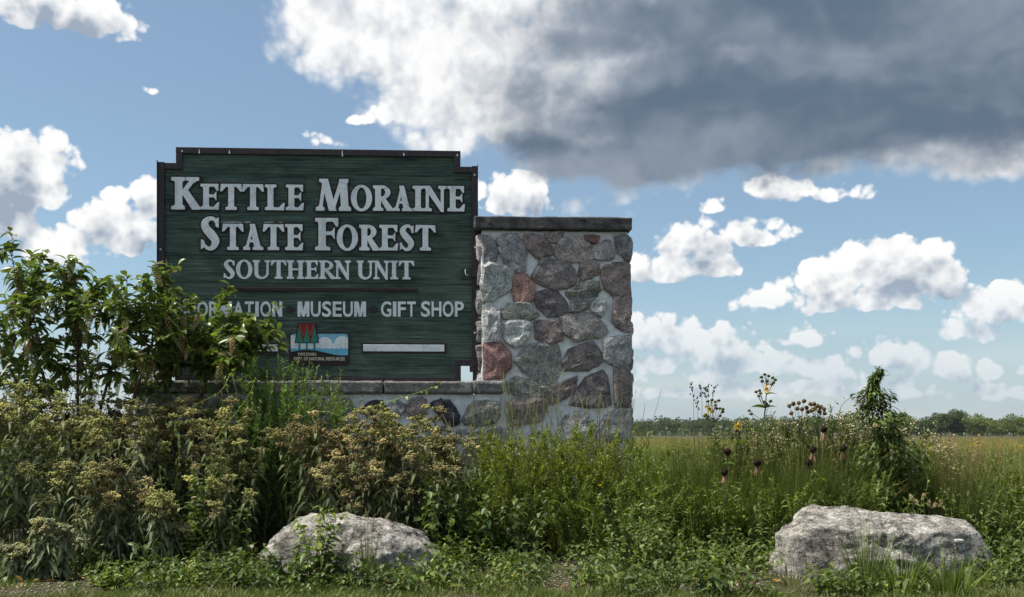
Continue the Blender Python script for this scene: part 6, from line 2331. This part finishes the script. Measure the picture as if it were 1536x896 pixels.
    for k, (x, y, dx) in enumerate(((1368, 750, -0.5), (1375, 757, -0.3), (1385, 748, 0.2), (1393, 758, 0.1), (1401, 761, 0.4), (1411, 759, 0.5))):
        base = ground_at(x + 4, D)
        c = rel(x, y - 2, D, base)
        st, hd = Geo(), Geo()
        tube(st, stalk([(0, 0, -0.04), (0.0, 0.02, c[2] * 0.6), tuple(c)], 6), 0.002, 4, (0.16, 0.13, 0.07))
        q = c + np.linspace(-0.02, 0.03, 26)[:, None] * np.array([dx, 0, 0.75])
        darts(hd, np.repeat(q, 5, 0), rng.normal(0, 1, (130, 3)) + np.array([0, 0, 0.3]), 0.019, 0.0035, tints(130, (0.42, 0.36, 0.27), (0.58, 0.52, 0.42), 0.12))
        plant('foxtail', 'fuzzy straw-coloured seed head peeping over the long boulder', 'grass', x + 4, D, [('stem', st, M['stem'], 0), ('seed_head', hd, M['flower'], 0)], 'fuzzy seed heads', 0.0)


build_flowers()

# ------------------------------------------------------------------ lawn, litter, field, trees
def tuft(n, H, W, rb, c1, c2, lean=0.6, seg=3):
    g = Geo()
    a = rng.uniform(0, 2 * np.pi, n)
    r = rb * np.sqrt(rng.random(n))
    o = np.stack([np.cos(a), np.sin(a), np.zeros(n)], 1)
    tl = lean * rng.uniform(0.1, 1, n)
    blades(g, np.stack([r * np.cos(a), r * np.sin(a), np.full(n, -0.02)], 1), norm(o * tl[:, None] + np.array([0, 0, 1.0]) + rng.normal(0, 0.1, (n, 3))),
           H * rng.uniform(0.5, 1.1, n), W, o * (0.5 * tl)[:, None] - np.array([0, 0, 1.0]) * (0.3 * tl)[:, None], tints(n, c1, c2, 0.2), seg)
    return g


def build_lawn():
    protos = [tuft(40, 0.065, 0.005, 0.075, c1, c2, 0.9).mesh('lawn_tuft') for c1, c2 in (((0.055, 0.10, 0.022), (0.11, 0.155, 0.04)), ((0.07, 0.12, 0.025), (0.13, 0.17, 0.045)), ((0.10, 0.12, 0.045), (0.17, 0.16, 0.08)))]
    n = 9000
    x = rng.uniform(-5.5, 5.5, n)
    y = rng.uniform(3.5, 7.25, n)
    # ragged edge where lawn gives way to bare soil
    edge = np.array([6.45 + 0.25 * mnoise.noise(Vector((a * 1.1, 0.3, 0))) + 0.1 * mnoise.noise(Vector((a * 4, 1.3, 0))) for a in x])
    hole = lambda px, D, rx, ry: ((x - (px - CX) / FPX * D) / rx) ** 2 + ((y - D) / ry) ** 2 < 1
    keep = ((y < edge) | (rng.random(n) < 0.07)) & ~hole(55, 6.55, 0.62, 0.42) & ~hole(848, 7.1, 0.17, 0.62) & ~hole(690, 6.7, 0.25, 0.24) & ~hole(1080, 6.65, 0.35, 0.24)
    x, y = x[keep], y[keep]
    n = len(x)
    pk = rng.choice(3, n, p=[0.35, 0.35, 0.30])
    o = scatter('lawn_grass', np.stack([x, y, np.full(n, -0.02)], 1), rng.uniform(0, 6.28, n), rng.uniform(0.5, 2.0, n), pk, protos, M['grass'])
    tag(o, 'short green lawn grass at the front of the bed', 'grass')
    # weeds over the bed: seedlings and low leaves
    pr = []
    for c1, c2, L, W in (((0.05, 0.09, 0.022), (0.10, 0.14, 0.035), 0.045, 0.026), ((0.075, 0.115, 0.03), (0.13, 0.17, 0.045), 0.035, 0.018), ((0.04, 0.075, 0.02), (0.08, 0.12, 0.03), 0.055, 0.022)):
        p = paths(6, 0.13, 0.05, 0.6, hv=0.3)
        g = stems_geo(p, 0.0018, (0.08, 0.10, 0.03))
        pos, d, t = along(p, 8, 0.2, 1)
        leaves(g, pos, leafdirs(d, 65), L * rng.uniform(0.6, 1.2, len(t)), W, 0.4, tints(len(t), c1, c2, 0.2), 'ovate', 2)
        pr.append(g.mesh('seedling'))
    n = 1350
    x = rng.uniform(-5.5, 5.5, n)
    y = rng.uniform(6.2, 9.2, n)
    k = np.array([mnoise.noise(Vector((a * 1.4, b * 1.4, 4.0))) for a, b in zip(x, y)])
    bare = lambda px, D, rx, ry: ((x - (px - CX) / FPX * D) / rx) ** 2 + ((y - D) / ry) ** 2 < 1
    keep = (k > -0.12) & ~bare(850, 7.2, 0.22, 0.7) & ~bare(55, 6.65, 0.7, 0.45) & ~bare(375, 7.7, 0.25, 0.5) & ~bare(735, 6.95, 0.3, 0.2) & ~bare(780, 8.1, 0.5, 0.5) & ~bare(1080, 6.8, 0.4, 0.2)
    x, y = x[keep], y[keep]
    n = len(x)
    o = scatter('ground_cover', np.stack([x, y, np.full(n, -0.02)], 1), rng.uniform(0, 6.28, n), rng.uniform(0.5, 1.9, n), rng.integers(0, 3, n), pr, M['leaf'])
    tag(o, 'low seedlings and leaves covering the soil of the bed', 'ground cover')
    # gravel and fallen leaves
    g = Geo()
    n = 12000
    x, y = rng.uniform(-4.6, 4.6, n), rng.uniform(6.15, 8.4, n)
    k = np.array([mnoise.noise(Vector((a * 1.1, b * 1.6, 9.0))) for a, b in zip(x, y)])
    b_ = lambda px, D, rx, ry: ((x - (px - CX) / FPX * D) / rx) ** 2 + ((y - D) / ry) ** 2 < 1
    keep = (k > 0.1) | b_(850, 7.2, 0.22, 0.7) | b_(55, 6.62, 0.7, 0.45) | b_(375, 7.7, 0.25, 0.5) | b_(1080, 6.8, 0.4, 0.2)
    x, y = x[keep], y[keep]
    z = np.array([0.05 * mnoise.noise(Vector((a * 1.3, b * 1.3, 0))) - 0.03 for a, b in zip(x, y)])
    balls(g, np.stack([x, y, z + 0.003], 1), rng.uniform(0.005, 0.013, len(x)), tints(len(x), (0.14, 0.125, 0.11), (0.30, 0.28, 0.26), 0.2), 0.6)
    tag(obj('gravel', g, M['flower']), 'loose grey gravel on bare soil of the bed', 'gravel', kind='stuff')
    g = Geo()
    n = 700
    x, y = rng.uniform(-4.6, 4.6, n), rng.uniform(6.55, 7.9, n)
    near = lambda px, D, r_: np.exp(-(((x - (px - CX) / FPX * D) / r_) ** 2 + ((y - D) / 0.25) ** 2))
    keep = rng.random(n) < 0.22 + near(730, 6.95, 0.28) + near(1120, 6.9, 0.3) + near(60, 6.9, 0.4)
    x, y = x[keep], y[keep]
    n = len(x)
    z = np.array([0.05 * mnoise.noise(Vector((a * 1.3, b * 1.3, 0))) - 0.02 for a, b in zip(x, y)])
    d = rng.normal(0, 1, (n, 3)) * np.array([1, 1, 0.25])
    leaves(g, np.stack([x, y, z + rng.uniform(0.0, 0.03, n)], 1), d, rng.uniform(0.03, 0.07, n), rng.uniform(0.018, 0.035, n), 0.1, tints(n, (0.16, 0.075, 0.03), (0.30, 0.19, 0.08), 0.25), 'ovate', 3)
    tag(obj('fallen_leaves', g, M['leaf_dull']), 'brown and orange fallen leaves on the bare soil', 'leaf litter', kind='stuff')


build_lawn()


def build_field():
    cs = [((0.095, 0.140, 0.030), (0.155, 0.200, 0.046)), ((0.155, 0.185, 0.045), (0.235, 0.25, 0.07)), ((0.20, 0.18, 0.07), (0.29, 0.24, 0.11)), ((0.075, 0.12, 0.028), (0.13, 0.18, 0.045))]
    protos = [tuft(44, 0.62, 0.007, 0.16, c1, c2, 0.55, 4).mesh('prairie_tuft') for c1, c2 in cs]
    # broad-leaved prairie plants
    for c1, c2 in (((0.06, 0.10, 0.026), (0.11, 0.155, 0.045)), ((0.10, 0.14, 0.035), (0.15, 0.19, 0.05))):
        p = paths(9, 0.62, 0.12, 0.3, hv=0.25)
        g = stems_geo(p, 0.0035, (0.08, 0.10, 0.03))
        pos, d, t = along(p, 16, 0.2, 1)
        leaves(g, pos, leafdirs(d, 60), 0.065 * rng.uniform(0.6, 1.2, len(t)), 0.02, 0.4, tints(len(t), c1, c2, 0.2), 'lance', 2)
        protos.append(g.mesh('prairie_weed'))
    n = 26000
    # even in the picture: distance spread by its inverse
    u = rng.random(n)
    d = 1.0 / (1 / 10.9 + (1 / 190.0 - 1 / 10.9) * u ** 0.62)
    a = rng.uniform(-0.78, 0.78, n)
    x, y = d * np.tan(a) * 0.95, d
    # keep clear of the masonry
    keep = ~((x > -4.3) & (x < 1.6) & (y < 11.3))
    x, y, d = x[keep], y[keep], d[keep]
    n = len(x)
    big = np.array([mnoise.noise(Vector((p_ * 0.06, q_ * 0.025, 2.0))) for p_, q_ in zip(x, y)])
    r_ = rng.random(n) + big * 0.7
    far = d > 45
    pk = np.where(r_ < 0.22, 3, np.where(r_ < 0.52, 0, np.where(r_ < 0.8, 1, 2)))
    pk = np.where(far & (rng.random(n) < 0.55), np.where(r_ < 0.4, 1, 2), pk)
    wd = (d < 30) & (rng.random(n) < 0.5)
    pk = np.where(wd, rng.integers(4, 6, n), pk)
    sz = rng.uniform(0.7, 1.2, n) * np.clip(1 + (d - 30) / 170, 0.9, 1.35)
    o = scatter('prairie_grass', np.stack([x, y, np.full(n, -0.04)], 1), rng.uniform(0, 6.28, n), sz, pk, protos, M['grass'])
    tag(o, 'tall green and tan prairie grass of the open field', 'grass')


build_field()


def tree_proto(H, W, clumps, per, size, c1, c2, flat=0.0):
    crown, trunk = Geo(), Geo()
    zc = H * 0.56
    tube(trunk, [(0, 0, -0.3), (0.05, 0, H * 0.25), (0.0, 0.1, H * 0.5), (0.1, 0, H * 0.72)], [H * 0.028, H * 0.022, H * 0.016, H * 0.006], 6, (0.075, 0.06, 0.048))
    cs = []
    while len(cs) < clumps:
        v = rng.normal(0, 1, 3)
        v = v / np.linalg.norm(v) * rng.random() ** 0.4
        c = np.array([v[0] * W / 2 * 0.82, v[1] * W / 2 * 0.82, zc + v[2] * H * 0.40])
        cs.append(c)
    for i, c in enumerate(cs):
        if i % 4 == 0:
            b = np.array([0, 0, H * rng.uniform(0.25, 0.5)])
            tube(trunk, stalk([b, (b + c) / 2 + np.array([0, 0, -0.2]), c], 5), np.linspace(H * 0.010, H * 0.003, 5), 4, (0.075, 0.06, 0.048))
        n = per
        v = norm(rng.normal(0, 1, (n, 3))) * (rng.random((n, 1)) ** 0.45) * np.array([W * 0.17, W * 0.17, H * 0.10])
        darts(crown, c + v, norm(v) + rng.normal(0, 0.6, (n, 3)), size * rng.uniform(0.7, 1.3, n), size * 0.75, np.repeat(tints(1, c1, c2, 0.1), n, 0) * (1 + rng.normal(0, 0.15, (n, 1))))
    return trunk, crown


def build_trees():
    kinds = [tree_proto(10, 9.5, 34, 60, 0.62, (0.045, 0.075, 0.026), (0.075, 0.11, 0.036)), tree_proto(10, 8.0, 30, 60, 0.60, (0.058, 0.092, 0.030), (0.095, 0.130, 0.042)),
             tree_proto(10, 12.0, 40, 60, 0.66, (0.075, 0.115, 0.032), (0.125, 0.165, 0.045)), tree_proto(10, 11.0, 44, 70, 0.60, (0.038, 0.066, 0.026), (0.065, 0.098, 0.034))]
    ms = [(t.mesh('trunk'), c.mesh('crown')) for t, c in kinds]
    for t, c in ms:
        t.materials.append(M['stem'])
        c.materials.append(M['leaf'])

    def tree(px, D, top, kind, lab, group=None, wide=1.0):
        h = CAMZ + (HOR - top) / FPX * D
        o = thing('tree', lab, 'tree', ground_at(px, D), rng.uniform(0, 6.28), group)
        s = h / 9.6
        for nm, me in zip(('trunk', 'crown'), ms[kind]):
            obj(nm, me, None, o, scale=(s * wide, s * wide, s))
    tree(1428, 395, 614, 3, 'tall dark round-crowned tree rising above its neighbours in the far tree line')
    tree(1412, 398, 619, 3, 'dark tree joined to the tallest round crown in the far tree line')
    tree(1278, 500, 618, 3, 'small dark tree standing up alone from the far tree line')
    tree(1535, 330, 641, 2, 'little pale yellow-green tree before the far tree line')
    for px, top in ((1352, 629), (1362, 624), (1374, 627), (1384, 626), (1394, 628), (1441, 628), (1455, 627), (1467, 629), (1480, 628), (1492, 631), (1505, 630), (1518, 629), (1530, 631), (1545, 630), (1560, 628), (1578, 630), (1596, 629), (1615, 630)):
        tree(px + rng.uniform(-3, 3), rng.uniform(385, 430), top + rng.choice([-7, -4, -2, 0, 1, 3]), 2 if px > 1440 or px < 1366 else int(rng.integers(0, 2)), 'broad green tree in the nearer stretch of the far tree line', 'trees of the nearer tree line', rng.uniform(0.9, 1.3))
    for px in range(1150, 1350, 13):
        tree(px + rng.uniform(-4, 4), rng.uniform(470, 520), 627 + rng.uniform(-4, 5), int(rng.integers(0, 3)), 'mid-green tree in the middle stretch of the far tree line', 'trees of the middle tree line', rng.uniform(0.9, 1.4))
    for px in range(944, 1160, 10):
        tree(px + rng.uniform(-4, 4), rng.uniform(560, 640), 630 + rng.uniform(-4, 4), int(rng.choice([0, 0, 1, 3])), 'dark green tree in the most distant stretch of the far tree line', 'trees of the distant tree line', rng.uniform(0.9, 1.4))
    for px in range(60, 240, 14):
        tree(px + rng.uniform(-4, 4), rng.uniform(560, 640), 632 + rng.uniform(-3, 3), int(rng.choice([0, 1, 3])), 'dark green tree in the tree line glimpsed past the pokeweed', 'trees of the line behind the pokeweed', rng.uniform(0.9, 1.4))
    # the wood behind, one mass
    g = Geo()
    lo = [tree_proto(10, 11, 14, 26, 1.3, (0.028, 0.050, 0.022), (0.045, 0.068, 0.028))[1] for _ in range(3)]
    for i in range(330):
        px = rng.uniform(-500, 2100)
        D = rng.uniform(650, 900)
        top = 628 + rng.uniform(-4, 5) - (3 if 1160 < px < 1240 else 0)
        h = CAMZ + (HOR - top) / FPX * D
        m = np.eye(4)
        s = h / 9.6
        a = rng.uniform(0, 6.28)
        m[:3, :3] = np.array([[math.cos(a) * s * 1.3, -math.sin(a) * s * 1.3, 0], [math.sin(a) * s * 1.3, math.cos(a) * s * 1.3, 0], [0, 0, s]])
        m[:3, 3] = ground_at(px, D)
        g.merge(lo[i % 3], m)
    # undergrowth along its foot
    n = 9000
    a = rng.uniform(-0.75, 0.75, n)
    d = rng.uniform(430, 900, n)
    darts(g, np.stack([d * np.tan(a), d, rng.uniform(0, 3.5, n)], 1), rng.normal(0, 1, (n, 3)), 3.0, 2.2, tints(n, (0.030, 0.052, 0.020), (0.055, 0.080, 0.028), 0.15))
    tag(obj('distant_wood', g, M['leaf']), 'dark wooded ridge closing the field on the horizon', 'wood', kind='stuff')


build_trees()

# ------------------------------------------------------------------ haze
def build_haze():
    me = box(Geo(), -1400, 1400, -60, 1300, -1.2, 16).mesh('haze')
    m = bpy.data.materials.new('pale summer haze')
    m.use_nodes = True
    nt = m.node_tree
    nt.nodes.clear()
    v = nt.nodes.new('ShaderNodeVolumePrincipled')
    v.inputs['Color'].default_value = (0.86, 0.92, 1.0, 1)
    v.inputs['Density'].default_value = 0.00007
    v.inputs['Anisotropy'].default_value = 0.2
    o = nt.nodes.new('ShaderNodeOutputMaterial')
    nt.links.new(v.outputs[0], o.inputs['Volume'])
    tag(obj('haze', me, m), kind='stuff')


build_haze()
